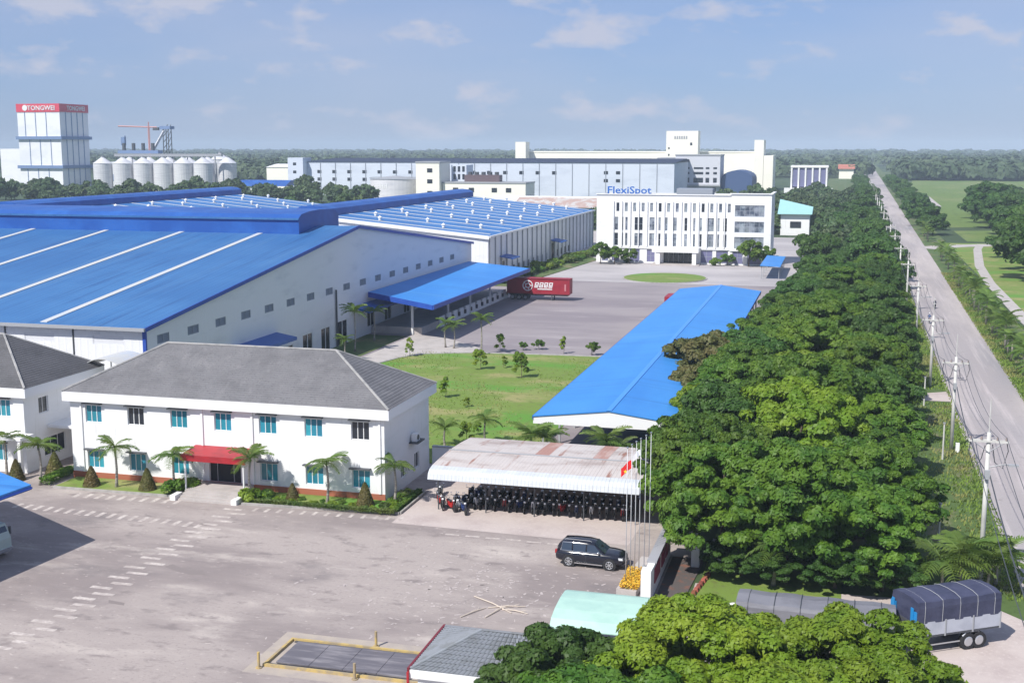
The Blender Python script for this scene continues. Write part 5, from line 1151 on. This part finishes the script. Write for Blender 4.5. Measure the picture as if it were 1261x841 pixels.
# riders on the road
def rider(x, y, rz, label, shirt, k):
    b = bike(k, x, y, rz, 'motorbike ridden along the road by the ' + label, 'motorbikes ridden on the road')
    J = [(-.15,0,.82),(-.10,0,1.05),(-.02,0,1.32),(.0,0,1.42),(.02,0,1.53)]
    vs = list(J); ed = [(0,1),(1,2),(2,3),(3,4)]; rd = [.16,.14,.15,.055,.06]
    for s in (-1,1):
        b0 = len(vs); vs += [(0,s*.17,1.34),(.16,s*.24,1.12),(.36,s*.28,1.06),(.42,s*.28,1.05)]; rd += [.06,.045,.035,.03]; ed += [(2,b0),(b0,b0+1),(b0+1,b0+2),(b0+2,b0+3)]
        b1 = len(vs); vs += [(-.1,s*.1,.80),(.28,s*.16,.74),(.12,s*.17,.42),(.24,s*.17,.36)]; rd += [.09,.07,.05,.035]; ed += [(0,b1),(b1,b1+1),(b1+1,b1+2),(b1+2,b1+3)]
    me = bpy.data.meshes.new('person'); me.from_pydata(vs, ed, []); o = bpy.data.objects.new('body', me); COL.objects.link(o)
    md = o.modifiers.new('s', 'SKIN'); 
    for v, r_ in zip(me.skin_vertices[0].data, rd): v.radius = (r_, r_)
    me.skin_vertices[0].data[0].use_root = True
    o.modifiers.new('u', 'SUBSURF').levels = 1; me.materials.append(shirt)
    t = thing('person', 'person in %s sitting on the motorbike %s' % (label.split('in ')[1].split(',')[0], label.split(', ')[1]), 'person', (x,y,0), None, rz)
    o.parent = t
    hd = MB().ball((.05,0,1.62),.10,.085,.12,10,7).mesh('head', mat('skin',(.45,.27,.19),.6), smooth=True); h_ = bpy.data.objects.new('head', hd); COL.objects.link(h_); h_.parent = t
    hm = MB().ball((.03,0,1.68),.135,.125,.10,10,6).mesh('helmet', mat('helmet_white',(.7,.72,.75),.3), smooth=True); h_ = bpy.data.objects.new('helmet', hm); COL.objects.link(h_); h_.parent = t
rider(17.0, 232, R(-92), 'rider in dark clothes, farther up the road', mat('dark_cloth',(.04,.045,.07),.9), 0)
rider(14.8, 212, R(88), 'rider in a blue shirt, nearer to the poles', mat('blue_cloth',(.08,.12,.24),.9), 3)

# red container semi-trailer at the dock
MAR = mat('maroon_container', (.33,.018,.035), .5, noise=[(.5,(.27,.015,.03),.4,.7,4)], rib=('X', .28))
t = thing('semi_trailer', 'maroon container trailer with white round emblem backed up to the loading canopy', 'trailer', (-55.5,226,0))
MB().box(-61.6,-49.3,224.9,227.4,1.25,4.2).obj('container', MAR, t)
MB().box(-61.7,-49.2,224.8,224.89,4.05,4.25).box(-61.7,-49.2,224.8,224.89,1.2,1.38).box(-49.38,-49.2,224.8,224.89,1.38,4.05).obj('frame', mat('dark_maroon',(.20,.012,.025),.5), t)
MB().box(-61.4,-49.8,225.6,225.85,.85,1.24).box(-61.4,-49.8,226.5,226.75,.85,1.24).obj('chassis', DGREY, t)
MB().box(-52.9,-52.7,225.0,225.2,0,1.2).box(-52.9,-52.7,227.1,227.3,0,1.2).obj('landing_leg', DGREY, t)
for x in (-60.6,-59.3,-58.0):
    for y in (225.2,227.1): wheel(t, x, y, .5, .3, n=12)
ring = MB()
for rr in (.95,.42): ring.tube([(-57.5+math.cos(a*math.pi/10)*rr,224.84,2.8+math.sin(a*math.pi/10)*rr) for a in range(21)], .09, 4, caps=False)
for a in range(5): ring.tube([(-57.5+math.cos(a*1.2566)*.45,224.84,2.8+math.sin(a*1.2566)*.45),(-57.5+math.cos(a*1.2566)*.92,224.84,2.8+math.sin(a*1.2566)*.92)], .07, 4)
ring.obj('emblem', WHITEC, t)
for k in range(4):   # blocky slanted characters
    x = -56.2 + .92*k; q = MB()
    for u, v, a, b in ((0,0,.16,1.0),(.56,0,.16,1.0),(.16,.84,.4,.16),(.16,.42,.4,.14),(.16,0,.4,.14),(.28,.14,.13,.3)):
        q.hexa([(x+u+v*.2,224.82,2.45+v),(x+u+a+v*.2,224.82,2.45+v),(x+u+a+v*.2,224.88,2.45+v),(x+u+v*.2,224.88,2.45+v),(x+u+(v+b)*.2,224.82,2.45+v+b),(x+u+a+(v+b)*.2,224.82,2.45+v+b),(x+u+a+(v+b)*.2,224.88,2.45+v+b),(x+u+(v+b)*.2,224.88,2.45+v+b)])
    q.obj('painted_character', WHITEC, t)
MB().box(-55.6,-52.7,224.82,224.88,2.08,2.26).obj('painted_line', WHITEC, t)
MB().box(-50.3,-50.0,224.82,224.88,1.9,3.2).obj('painted_line', mat('faded_pink',(.5,.2,.22),.6), t)
t = thing('shipping_container', 'maroon shipping container end peeking out at the far left eave of the blue shed', 'container', (-28.4,212,0))
MB().box(-28.7,-27.0,206.5,212,1.2,3.7).obj('container', MAR, t); MB().box(-28.5,-27.2,206.8,212,.8,1.19).obj('chassis', DGREY, t)
for y in (207.6,210.8):
    for x in (-28.4,-27.3):
        MB().tube([(x-.13,y,.5),(x+.13,y,.5)],[.5,.5],12).obj('wheel', RUB, t)

# truck with tarpaulin body and grey long trailer
TARP = mat('dark_tarpaulin', (.055,.06,.11), .7, noise=[((.8,.8,2),(.035,.04,.08),.4,.7,4)], bump=(2.2,.5,.08))
SIDEP = mat('grey_side_panel', (.48,.50,.56), .5, noise=[(1.,(.40,.42,.48),.4,.7,3)])
TBLUE = mat('truck_blue', (.02,.24,.55), .4)
def tr_obj(t, mb, nm, m, **k):
    o = bpy.data.objects.new(nm, mb.mesh(nm, m)); COL.objects.link(o); o.parent = t; return o
t = thing('cargo_truck', 'truck with dark tarpaulin cover, grey drop sides and blue front frame leaving the gate', 'truck', (0,0,0))
L0, L1 = -2.9, 2.9   # local x, front at -x
mb = MB().box(L0,L1,-1.2,1.2,1.1,1.22); tr_obj(t, mb, 'bed', DGREY)
for s in (-1,1):
    for k in range(3):
        xa = L0+.12+1.92*k; tr_obj(t, MB().box(xa,xa+1.84,s*1.18-.04,s*1.18+.04,1.23,2.05), 'side_panel', SIDEP)
    for k in range(4): tr_obj(t, MB().box(L0+1.91*k,L0+1.91*k+.09,s*1.2-.05,s*1.2+.05,1.1,2.1), 'stake', GREY)
ring0 = lambda x: [(x,-1.22,1.98),(x,-1.24,2.9),(x,-1.18,3.25),(x,-.7,3.38),(x,0,3.42),(x,.7,3.38),(x,1.18,3.25),(x,1.24,2.9),(x,1.22,1.98)]
tr_obj(t, MB().loft([[(x_, y_ * (1 + .012*math.sin(q*2.4)), z_ + (.035*math.sin(q*1.9) if z_ > 3 else 0)) for x_, y_, z_ in ring0(L0 + .02 + (L1-L0-.04)*q/12)] for q in range(13)]), 'tarpaulin', TARP)
for q in range(5): tr_obj(t, MB().tube([(L0+.5+1.2*q, a_*1.01, b_+.02) for _, a_, b_ in ring0(0)], .018, 4), 'rope', GREY)
tr_obj(t, MB().box(L0-.1,L0-.01,-1.2,-.75,1.0,2.7).box(L0-.1,L0-.01,.75,1.2,1.0,2.7).box(L0-.1,L0-.01,-.75,.75,1.0,1.3), 'front_frame', TBLUE)
tr_obj(t, MB().box(L0-.06,L0-.01,-.74,.74,1.31,2.0), 'front_board', DGREY)
for y in (-.9,.9): tr_obj(t, MB().box(L0-.16,L0-.11,y-.12,y+.12,.9,2.9), 'ladder', TBLUE)
tr_obj(t, MB().box(L0,L1,-.45,-.3,.75,1.09).box(L0,L1,.3,.45,.75,1.09), 'chassis', DGREY)
for s in (-1,1):
    tr_obj(t, MB().tube([(.35,s*1.12,.85),(.6,s*1.12,1.06),(1.4,s*1.12,1.06),(1.65,s*1.12,.85)],.05,4), 'mudguard', RIM)
    tr_obj(t, MB().box(-2.6,.2,s*1.1-.02,s*1.1+.02,.55,.62).box(-2.6,-2.5,s*1.1-.02,s*1.1+.02,.62,1.1), 'side_rail', RIM)
def wheel_l(t, x, y, r, w_):
    wo = tr_obj(t, MB().tube([(x,y-w_/2,r),(x,y+w_/2,r)],[r,r],18), 'wheel', RUB)
    s = -1 if y < 0 else 1
    o = bpy.data.objects.new('rim', MB().tube([(x,y+s*w_/2,r),(x,y+s*(w_/2+.03),r)],[r*.6,r*.5],12).mesh('rim', RIM)); COL.objects.link(o); o.parent = wo
for x in (.75,1.5):
    for s in (-1,1): wheel_l(t, x, s*1.02, .5, .34)
tr_obj(t, MB().box(L1-.02,L1+.03,-1.15,1.15,1.1,1.9), 'tailgate', SIDEP)
t.location = (6.9, 72.7, 0); t.rotation_euler = (0,0,R(33))
GT = mat('grey_tarpaulin', (.19,.19,.215), .7, noise=[((.5,.9,2),(.15,.15,.17),.4,.7,4)], bump=(1.5,.5,.08))
t = thing('covered_trailer', 'long grey tarpaulin-covered trailer half hidden by the bright foreground trees', 'trailer', (0,0,0))
ring1 = lambda x: [(x,-1.2,1.05),(x,-1.22,2.4),(x,-1.12,2.62),(x,0,2.78),(x,1.12,2.62),(x,1.22,2.4),(x,1.2,1.05)]
tr_obj(t, MB().loft([[(x_, y_, z_ + (.04*math.sin(q*1.7) if z_ > 2.5 else 0)) for x_, y_, z_ in ring1(-4.1 + 9.0*q/14)] for q in range(15)]), 'tarpaulin', GT)
for q in range(6): tr_obj(t, MB().tube([(-3.4+1.5*q, a_*1.01, b_+.04) for _, a_, b_ in ring1(0)], .02, 4), 'rope', DGREY)
tr_obj(t, MB().box(-4.1,4.9,-1.15,1.15,.8,1.04), 'bed', DGREY)
tr_obj(t, MB().box(4.91,4.96,-1.1,1.1,.85,2.4), 'tail_cover', mat('grey_canvas',(.24,.24,.28),.8))
tr_obj(t, MB().tube([(-4.1,0,.7),(-5.6,0,.6)],.08,6), 'drawbar', DGREY)
for x in (-2.6,2.6,3.8):
    for s in (-1,1): wheel_l(t, x, s*1.0, .48, .32)
t.location = (-.95, 70.4, 0); t.rotation_euler = (0,0,R(-1.5))

# blue canopy at the left edge with a truck beneath
t = thing('blue_canopy', 'flat bright blue canopy corner jutting in at the left edge, casting a big dark shadow', 'canopy', (-62,70,0))
cp = [(-55.0,72.3),(-68.0,79.3),(-72,62),(-57.5,50),(-56.3,60)]
MB().prism(cp[::-1], 'z', 5.1, 5.25).obj('roof', BSHED, t)
for (xa,ya),(xb_,yb_) in zip(cp, cp[1:]+cp[:1]): MB().tube([(xa,ya,5.0),(xb_,yb_,5.0)],.12,4).obj('edge_beam', BDARK, t)
for x, y in ((-60.0,72.6),(-66.5,77.0),(-60.5,60),(-70,64)): MB().cyl(x,y,0,5.0,.13,8).obj('post', GREY, t)
t = thing('parked_truck', 'pale green truck nose standing in the shade under the blue canopy', 'truck', (0,0,0))
PG = mat('pale_green_cab', (.42,.50,.46), .4)
tr_obj(t, MB().loft([[(2.2,-1.05,.55),(2.2,1.05,.55),(2.2,1.05,1.35),(2.2,-1.05,1.35)],[(2.0,-1.1,.5),(2.0,1.1,.5),(1.75,1.02,2.35),(1.75,-1.02,2.35)],[(.4,-1.1,.5),(.4,1.1,.5),(.4,1.02,2.5),(.4,-1.02,2.5)]]), 'cab', PG)
tr_obj(t, MB().box(-4.5,.3,-1.15,1.15,1.0,2.9), 'cargo_box', SIDEP); tr_obj(t, MB().box(-4.5,1.8,-.5,.5,.5,.99), 'chassis', DGREY)
tr_obj(t, MB().poly([(2.135,-.95,1.45),(2.135,.95,1.45),(1.84,.92,2.2),(1.84,-.92,2.2)]), 'windscreen', CGL)
tr_obj(t, MB().box(2.1,2.26,-1.1,1.1,.42,.68), 'bumper', CHR)
for s in (-1,1): tr_obj(t, MB().ball((2.1,s*.85,.95),.1,.14,.1,8,5), 'headlight', LAMPW); tr_obj(t, MB().box(1.8,1.95,s*1.28-.06,s*1.28+.06,1.5,2.05), 'wing_mirror', DGREY)
for x in (1.2,-3.2):
    for s in (-1,1): wheel_l(t, x, s*.95, .45, .3)
t.location = (-59.0, 71.2, 0); t.rotation_euler = (0,0,R(-8))

# ------------------------------------------------------------------ gate area
t = thing('green_canopy', 'pale green curved canopy roof over the gate beside the name wall', 'canopy', (-12.3,66,0))
GRN = mat('pale_green_sheet', (.42,.62,.53), .5, noise=[((.6,.6,1),(.36,.55,.48),.4,.7,3)])
pr = [(62.4,2.75),(62.9,3.15),(63.8,3.38),(65.2,3.5),(66.4,3.45),(67.1,3.25)]
m = MB()
for (a, za), (b, zb2) in zip(pr, pr[1:]): m.hexa([(-14.7,a,za-.05),(-9.6,a,za-.05),(-9.6,b,zb2-.05),(-14.7,b,zb2-.05),(-14.7,a,za),(-9.6,a,za),(-9.6,b,zb2),(-14.7,b,zb2)])
m.obj('roof', GRN, t)
m = MB().prism([(62.4,2.5),(67.1,2.5)] + [(a, z-.06) for a, z in pr[::-1]], 'x', -9.58, -9.5); m.obj('end_panel', mat('dark_green_panel',(.10,.17,.17),.6), t)
for x in (-14.4,-9.9):
    for y in (62.8,66.6): MB().cyl(x,y,0,3.0,.08,8).obj('post', GREY, t)
t = thing('name_wall', 'white company name wall with maroon sign panels facing the road', 'wall', (-11,79,0))
MB().box(-11.35,-10.9,75.0,84.2,.0,1.98).obj('wall', WHITE, t)
MB().box(-11.45,-10.8,76.6,84.3,1.99,2.12).obj('coping', mat('grey_coping',(.33,.33,.35),.8), t)
MB().box(-11.5,-10.85,74.4,75.3,0,2.15).obj('end_pillar', WHITEC, t)
for a, b in ((76.2,78.6),(79.4,80.8),(81.4,83.2)): MB().box(-10.89,-10.83,a,b,.75,1.75).obj('sign_panel', mat('maroon_sign',(.26,.015,.06),.5), t)
pl = sheet('flower_planter', [(-13.3,75.6),(-11.95,75.3),(-11.5,82.2),(-12.7,82.4)], .38, CONC, .4)
rng = np.random.default_rng(12); n = 2600
P = np.stack([rng.uniform(-13.1,-11.8,n), rng.uniform(75.6,79.2,n), rng.uniform(.42,.75,n)],1)
nr = rng.normal(size=(n,3))*.5+np.array([0,0,1]); U_ = np.cross(nr, rng.normal(size=(n,3))); U_/=np.linalg.norm(U_,axis=1,keepdims=True); V_=np.cross(nr,U_); V_/=np.linalg.norm(V_,axis=1,keepdims=True)
o = bpy.data.objects.new('flower_bed', quads_mesh('flower_bed', P, U_*.06, V_*.05, mat('yellow_flowers',(.72,.42,.03),.7,noise=[(3.,(.35,.30,.05),.5,.68,3)]))); COL.objects.link(o); tag(o, 'bed of yellow flowers round the flagpole feet', 'flowers', kind='stuff')
fpos = [(-12.85,76.6),(-12.7,77.5),(-12.55,78.4),(-12.4,79.3),(-12.2,80.3),(-12.0,81.2)]
for i, (x, y) in enumerate(fpos):
    t = thing('flagpole', '%s of six slender steel flagpoles from the near end of the yellow flower bed' % ORD[i], 'flagpole', (x,y,.38), 'flagpoles')
    MB().tube([(x,y,.3),(x,y,9.6)],[.034,.018],8).obj('mast', STEEL, t, smooth=True); MB().ball((x,y,9.65),.07,.07,.07,8,5).obj('finial', CHR, t); MB().cyl(x,y,.36,.45,.14,10).obj('base_plate', GREY, t)
def flag(x, y, ztop, L_, Hh, m, label, star=False):
    t = thing('flag', label, 'flag', (x,y,ztop-1))
    n = 9; vs = []; fs = []
    for i in range(n):
        u = i/(n-1)
        for j in range(4):
            v = j/3; vs.append((-L_*u*.72, .10*math.sin(u*7+v*1.5)+.03, -Hh*v - L_*u*.62 + .05*math.sin(u*5)))
    for i in range(n-1):
        for j in range(3): a = i*4+j; fs.append((a,a+1,a+5,a+4))
    me = bpy.data.meshes.new('cloth'); me.from_pydata(vs,[],fs); me.materials.append(m); o = bpy.data.objects.new('cloth', me); COL.objects.link(o); o.parent = t; o.location = (-.05,0,1)
    if star:
        p = []
        for k in range(10):
            r_ = .15 if k % 2 == 0 else .06; a = math.pi/2 + k*math.pi/5; p.append((-.40+r_*math.cos(a), -.10, .22+r_*math.sin(a)))
        me = bpy.data.meshes.new('star'); me.from_pydata(p + [(a,b+.012,c) for a,b,c in p],[],[tuple(range(10)),tuple(range(19,9,-1))]); me.materials.append(mat('star_yellow',(.85,.65,.05),.6)); o = bpy.data.objects.new('star', me); COL.objects.link(o); o.parent = t
    return t
flag(-12.7,77.5,8.6,.95,.6, mat('flag_red',(.70,.02,.02),.7), 'red flag with yellow star hanging from a flagpole', True)
flag(-12.4,79.3,8.9,.7,.45, mat('flag_white',(.75,.75,.78),.7), 'white flag hanging limp beside the red flag')
for i in range(13):
    x = -8.9 + .10*i*.9 - (0); y = 73.2 + .62*i
    b = MB().hexa([(x-.16,y-.26,.0),(x+.16,y-.26,.0),(x+.16,y+.26,.0),(x-.16,y+.26,.0),(x-.16,y-.2,.2),(x+.1,y-.26,.26),(x+.14,y+.2,.22),(x-.12,y+.24,.2)]).obj('edging_brick', BRICK)
    tag(b, '%s red edging brick from the near end of the row beside the name wall' % ORD[i], 'brick', 'red edging bricks')
sheet('plaza', [(-26,330),(-6,330),(-4,404),(-22,404)], .004, FORE)
sheet('brick_paving', [(-10.7,72),(-9.1,72),(-8.4,84),(-10.7,84)], .006, mat('dark_paving',(.10,.085,.08),.9,noise=[(1.5,(.20,.09,.06),.5,.7,4)]))
for i, (x, y) in enumerate(((-8.9,82.4),(-7.5,83.6))):
    t = thing('gate_pillar', '%s white gate pillar at the foot of the avenue' % ('left','right')[i], 'pillar', (x,y,0)); MB().box(x-.28,x+.28,y-.28,y+.28,0,1.5).obj('pillar', WHITE, t); MB().box(x-.36,x+.36,y-.36,y+.36,1.51,1.6).obj('cap', WHITEC, t)
for i, (x, y) in enumerate(((-10.3,87.4),(-9.2,86.2))):
    t = thing('garden_lamp', '%s white globe garden lamp before the avenue trees' % ('farther','nearer')[i], 'lamp', (x,y,0)); MB().cyl(x,y,0,2.6,.05,8).obj('post', WHITEC, t); MB().cyl(x,y,2.61,2.72,.35,12,.28).obj('lamp_shade', WHITEC, t)
t = thing('boulder', 'small white rock on the grass behind the green canopy', 'rock', (-6.2,72.6,0)); MB().ball((-5.6,74.8,.2),.42,.3,.28,7,5).obj('rock', WHITEC, t)
t.location = (-5.6,74.8,0); t.children[0].location = (0,0,0)
for v in t.children[0].data.vertices: v.co.x -= .6; v.co.y -= 2.2
# gatehouse with tiled hip roof
t = thing('gatehouse', 'gatehouse with ribbed grey tiled hip roof and dark red fascia at the bottom edge', 'building', (-17,56,0))
gx0, gx1, gy0, gy1 = -20.1, -12.0, 54.8, 60.5
MB().box(gx0+.35,gx1-.35,gy0+.12,gy1-.35,0,2.7).obj('wall', WHITE, t); MB().box(gx0,gx1,gy0-.1,gy0-.01,2.55,2.98).obj('eave_board', WHITEC, t)
h = MB(); A,B,C_,D = (gx0,gy0,2.95),(gx1,gy0,2.95),(gx1,gy1,2.95),(gx0,gy1,2.95); P_,Q_ = (-17.2,57.7,4.15),(-14.4,57.7,4.15)
for f in ((A,B,Q_,P_),(B,C_,Q_),(C_,D,P_,Q_),(D,A,P_)): h.poly(f)
h.poly([A,D,C_,B]); rf = h.obj('roof', mat('grey_tiles_base',(.20,.21,.22),.8), t)
TILE = mat('grey_roof_tile', (.22,.235,.26), .75, rand=.22, noise=[(1.2,(.17,.18,.19),.45,.7,4)])
# individual tiles on each slope (joined: far more than can be picked apart)
tl = MB()
def slope_tiles(e0, e1, r0, r1, n1, n2):
    e0,e1,r0,r1 = map(Vector, (e0,e1,r0,r1)); nrm = (e1-e0).cross(r0-e0).normalized()
    if nrm.z < 0: nrm = -nrm
    for j in range(n2):
        a = j/n2; b = min(1, (j+1.12)/n2)
        la, ra, lb, rb = e0.lerp(r0,a), e1.lerp(r1,a), e0.lerp(r0,b), e1.lerp(r1,b)
        k = max(1, int(round(n1*(ra-la).length/(e1-e0).length)))
        for i in range(k):
            u0, u1 = (i+.06)/k, (i+.94)/k
            p = [la.lerp(ra,u0)+nrm*.07, la.lerp(ra,u1)+nrm*.07, lb.lerp(rb,u1)+nrm*.02, lb.lerp(rb,u0)+nrm*.02]
            um = [la.lerp(ra,(u0+u1)/2)+nrm*.12, lb.lerp(rb,(u0+u1)/2)+nrm*.06]
            n = len(tl.v); tl.v += [tuple(q) for q in (p[0],um[0],p[1],p[3],um[1],p[2])] + [tuple(p[0]-nrm*.06), tuple(p[1]-nrm*.06)]
            tl.f += [(n,n+1,n+4,n+3),(n+1,n+2,n+5,n+4),(n,n+6,n+7,n+2,n+1)]
slope_tiles(D, A, P_, P_, 22, 10); slope_tiles(C_, D, Q_, P_, 32, 10); slope_tiles(B, C_, Q_, Q_, 22, 10); slope_tiles(A, B, P_, Q_, 32, 10)
tag(tl.obj('roof_tiles', TILE, t), kind='stuff')
for a, b in ((P_,Q_),(A,P_),(B,Q_),(C_,Q_),(D,P_)): MB().tube([(a[0],a[1],a[2]+.08),(b[0],b[1],b[2]+.08)],.07,6).obj('ridge_cap', TILE, rf)
MB().box(gx0-.14,gx0-.01,gy0-.1,gy1+.1,2.84,3.08).obj('fascia', mat('dark_red_fascia',(.18,.02,.03),.5), t)
MB().box(gx0-.12,gx0-.01,gy0-.24,gy0-.11,.1,2.9).obj('downpipe', RED, t)
# weighbridge
t = thing('weighbridge', 'sunken steel weighbridge with yellow rails and bollards at the bottom of the yard', 'weighbridge', (-26,61,0))
PLATE = mat('weigh_plate', (.13,.12,.135), .45, noise=[((.3,2.2,1),(.27,.25,.26),.45,.7,4)])
for i in range(4): MB().box(-30.0+2.03*i,-28.0+2.03*i,59.75,62.75,.06,.14).obj('deck_plate', PLATE, t)
MB().box(-30.6,-20.5,59.25,59.4,0,.16).obj('rail', YELLOW, t); MB().box(-30.6,-20.5,63.0,63.15,0,.16).obj('rail', YELLOW, t); MB().box(-30.6,-30.45,59.43,62.99,0,.16).obj('rail', YELLOW, t)
MB().box(-30.3,-20.6,59.43,59.7,.0,.05).box(-30.3,-20.6,62.8,62.99,0,.05).obj('pit_edge', DGREY, t)
sheet('scale_apron', [(-31.4,58.3),(-20.4,58.3),(-20.4,64.2),(-31.4,64.2)], .005, mat('yellowed_concrete',(.42,.36,.30),.9,noise=[(.8,(.36,.31,.28),.4,.65,5)]))
for i, (x, y) in enumerate(((-25.4,63.5),(-24.9,59.0),(-30.7,59.0),(-21.6,63.6))):
    b = thing('bollard', 'yellow bollard %s of the weighbridge' % ('on the far side','on the near side','at the near left corner','at the far right end')[i], 'bollard', (x,y,0), 'yellow bollards')
    MB().cyl(x,y,0,.95,.08,10).obj('post', YELLOW, b); MB().cyl(x,y,0,.06,.18,10).obj('base', YELLOW, b)
# fallen sticks
ST = mat('bleached_wood', (.58,.50,.42), .9)
for i, (x, y, a, l) in enumerate(((-20.6,71.6,-35,1.9),(-20.0,70.6,70,1.3),(-19.6,71.4,20,1.2),(-21.4,70.0,60,1.1),(-18.9,70.8,-10,.9))):
    c, s = math.cos(R(a)), math.sin(R(a))
    mb = MB().tube([(x-c*l,y-s*l,.05),(x,y+.08,.1),(x+c*l,y+s*l,.05)],[.035,.05,.025],5).tube([(x+c*l*.3,y+s*l*.3,.08),(x+c*l*.7-s*.3,y+s*l*.7+c*.3,.12)],[.03,.015],4)
    b = tag(mb.obj('fallen_branch', ST), '%s bleached branch lying on the yard above the gatehouse roof' % ('longest','upright-pointing','right-hand','nearest','shortest')[i], 'branch', 'bleached branches on the yard')
# manhole and patches
sheet('dark_stain', [(-44.5,73.2),(-43.0,72.4),(-41.8,72.6),(-41.2,71.9),(-42.2,71.6),(-43.5,72.0),(-44.8,72.6)], .0035, mat('stain',(.23,.195,.185),.9))
sheet('dark_stain', [(-44.9,66.0),(-43.6,65.8),(-43.4,65.4),(-44.6,65.5)], .0035, mat('stain',(.23,.195,.185),.9))

# ------------------------------------------------------------------ air
HZ = bpy.data.materials.new('haze'); HZ.use_nodes = True; tn = HZ.node_tree; tn.nodes.clear()
pv = tn.nodes.new('ShaderNodeVolumePrincipled'); pv.inputs['Density'].default_value = .00021; pv.inputs['Color'].default_value = (.70,.85,1,1); pv.inputs['Anisotropy'].default_value = -.15
on = tn.nodes.new('ShaderNodeOutputMaterial'); tn.links.new(pv.outputs[0], on.inputs['Volume'])
tag(MB().box(-6600,6600,-320,9100,-1.2,64).obj('haze', HZ), kind='stuff')
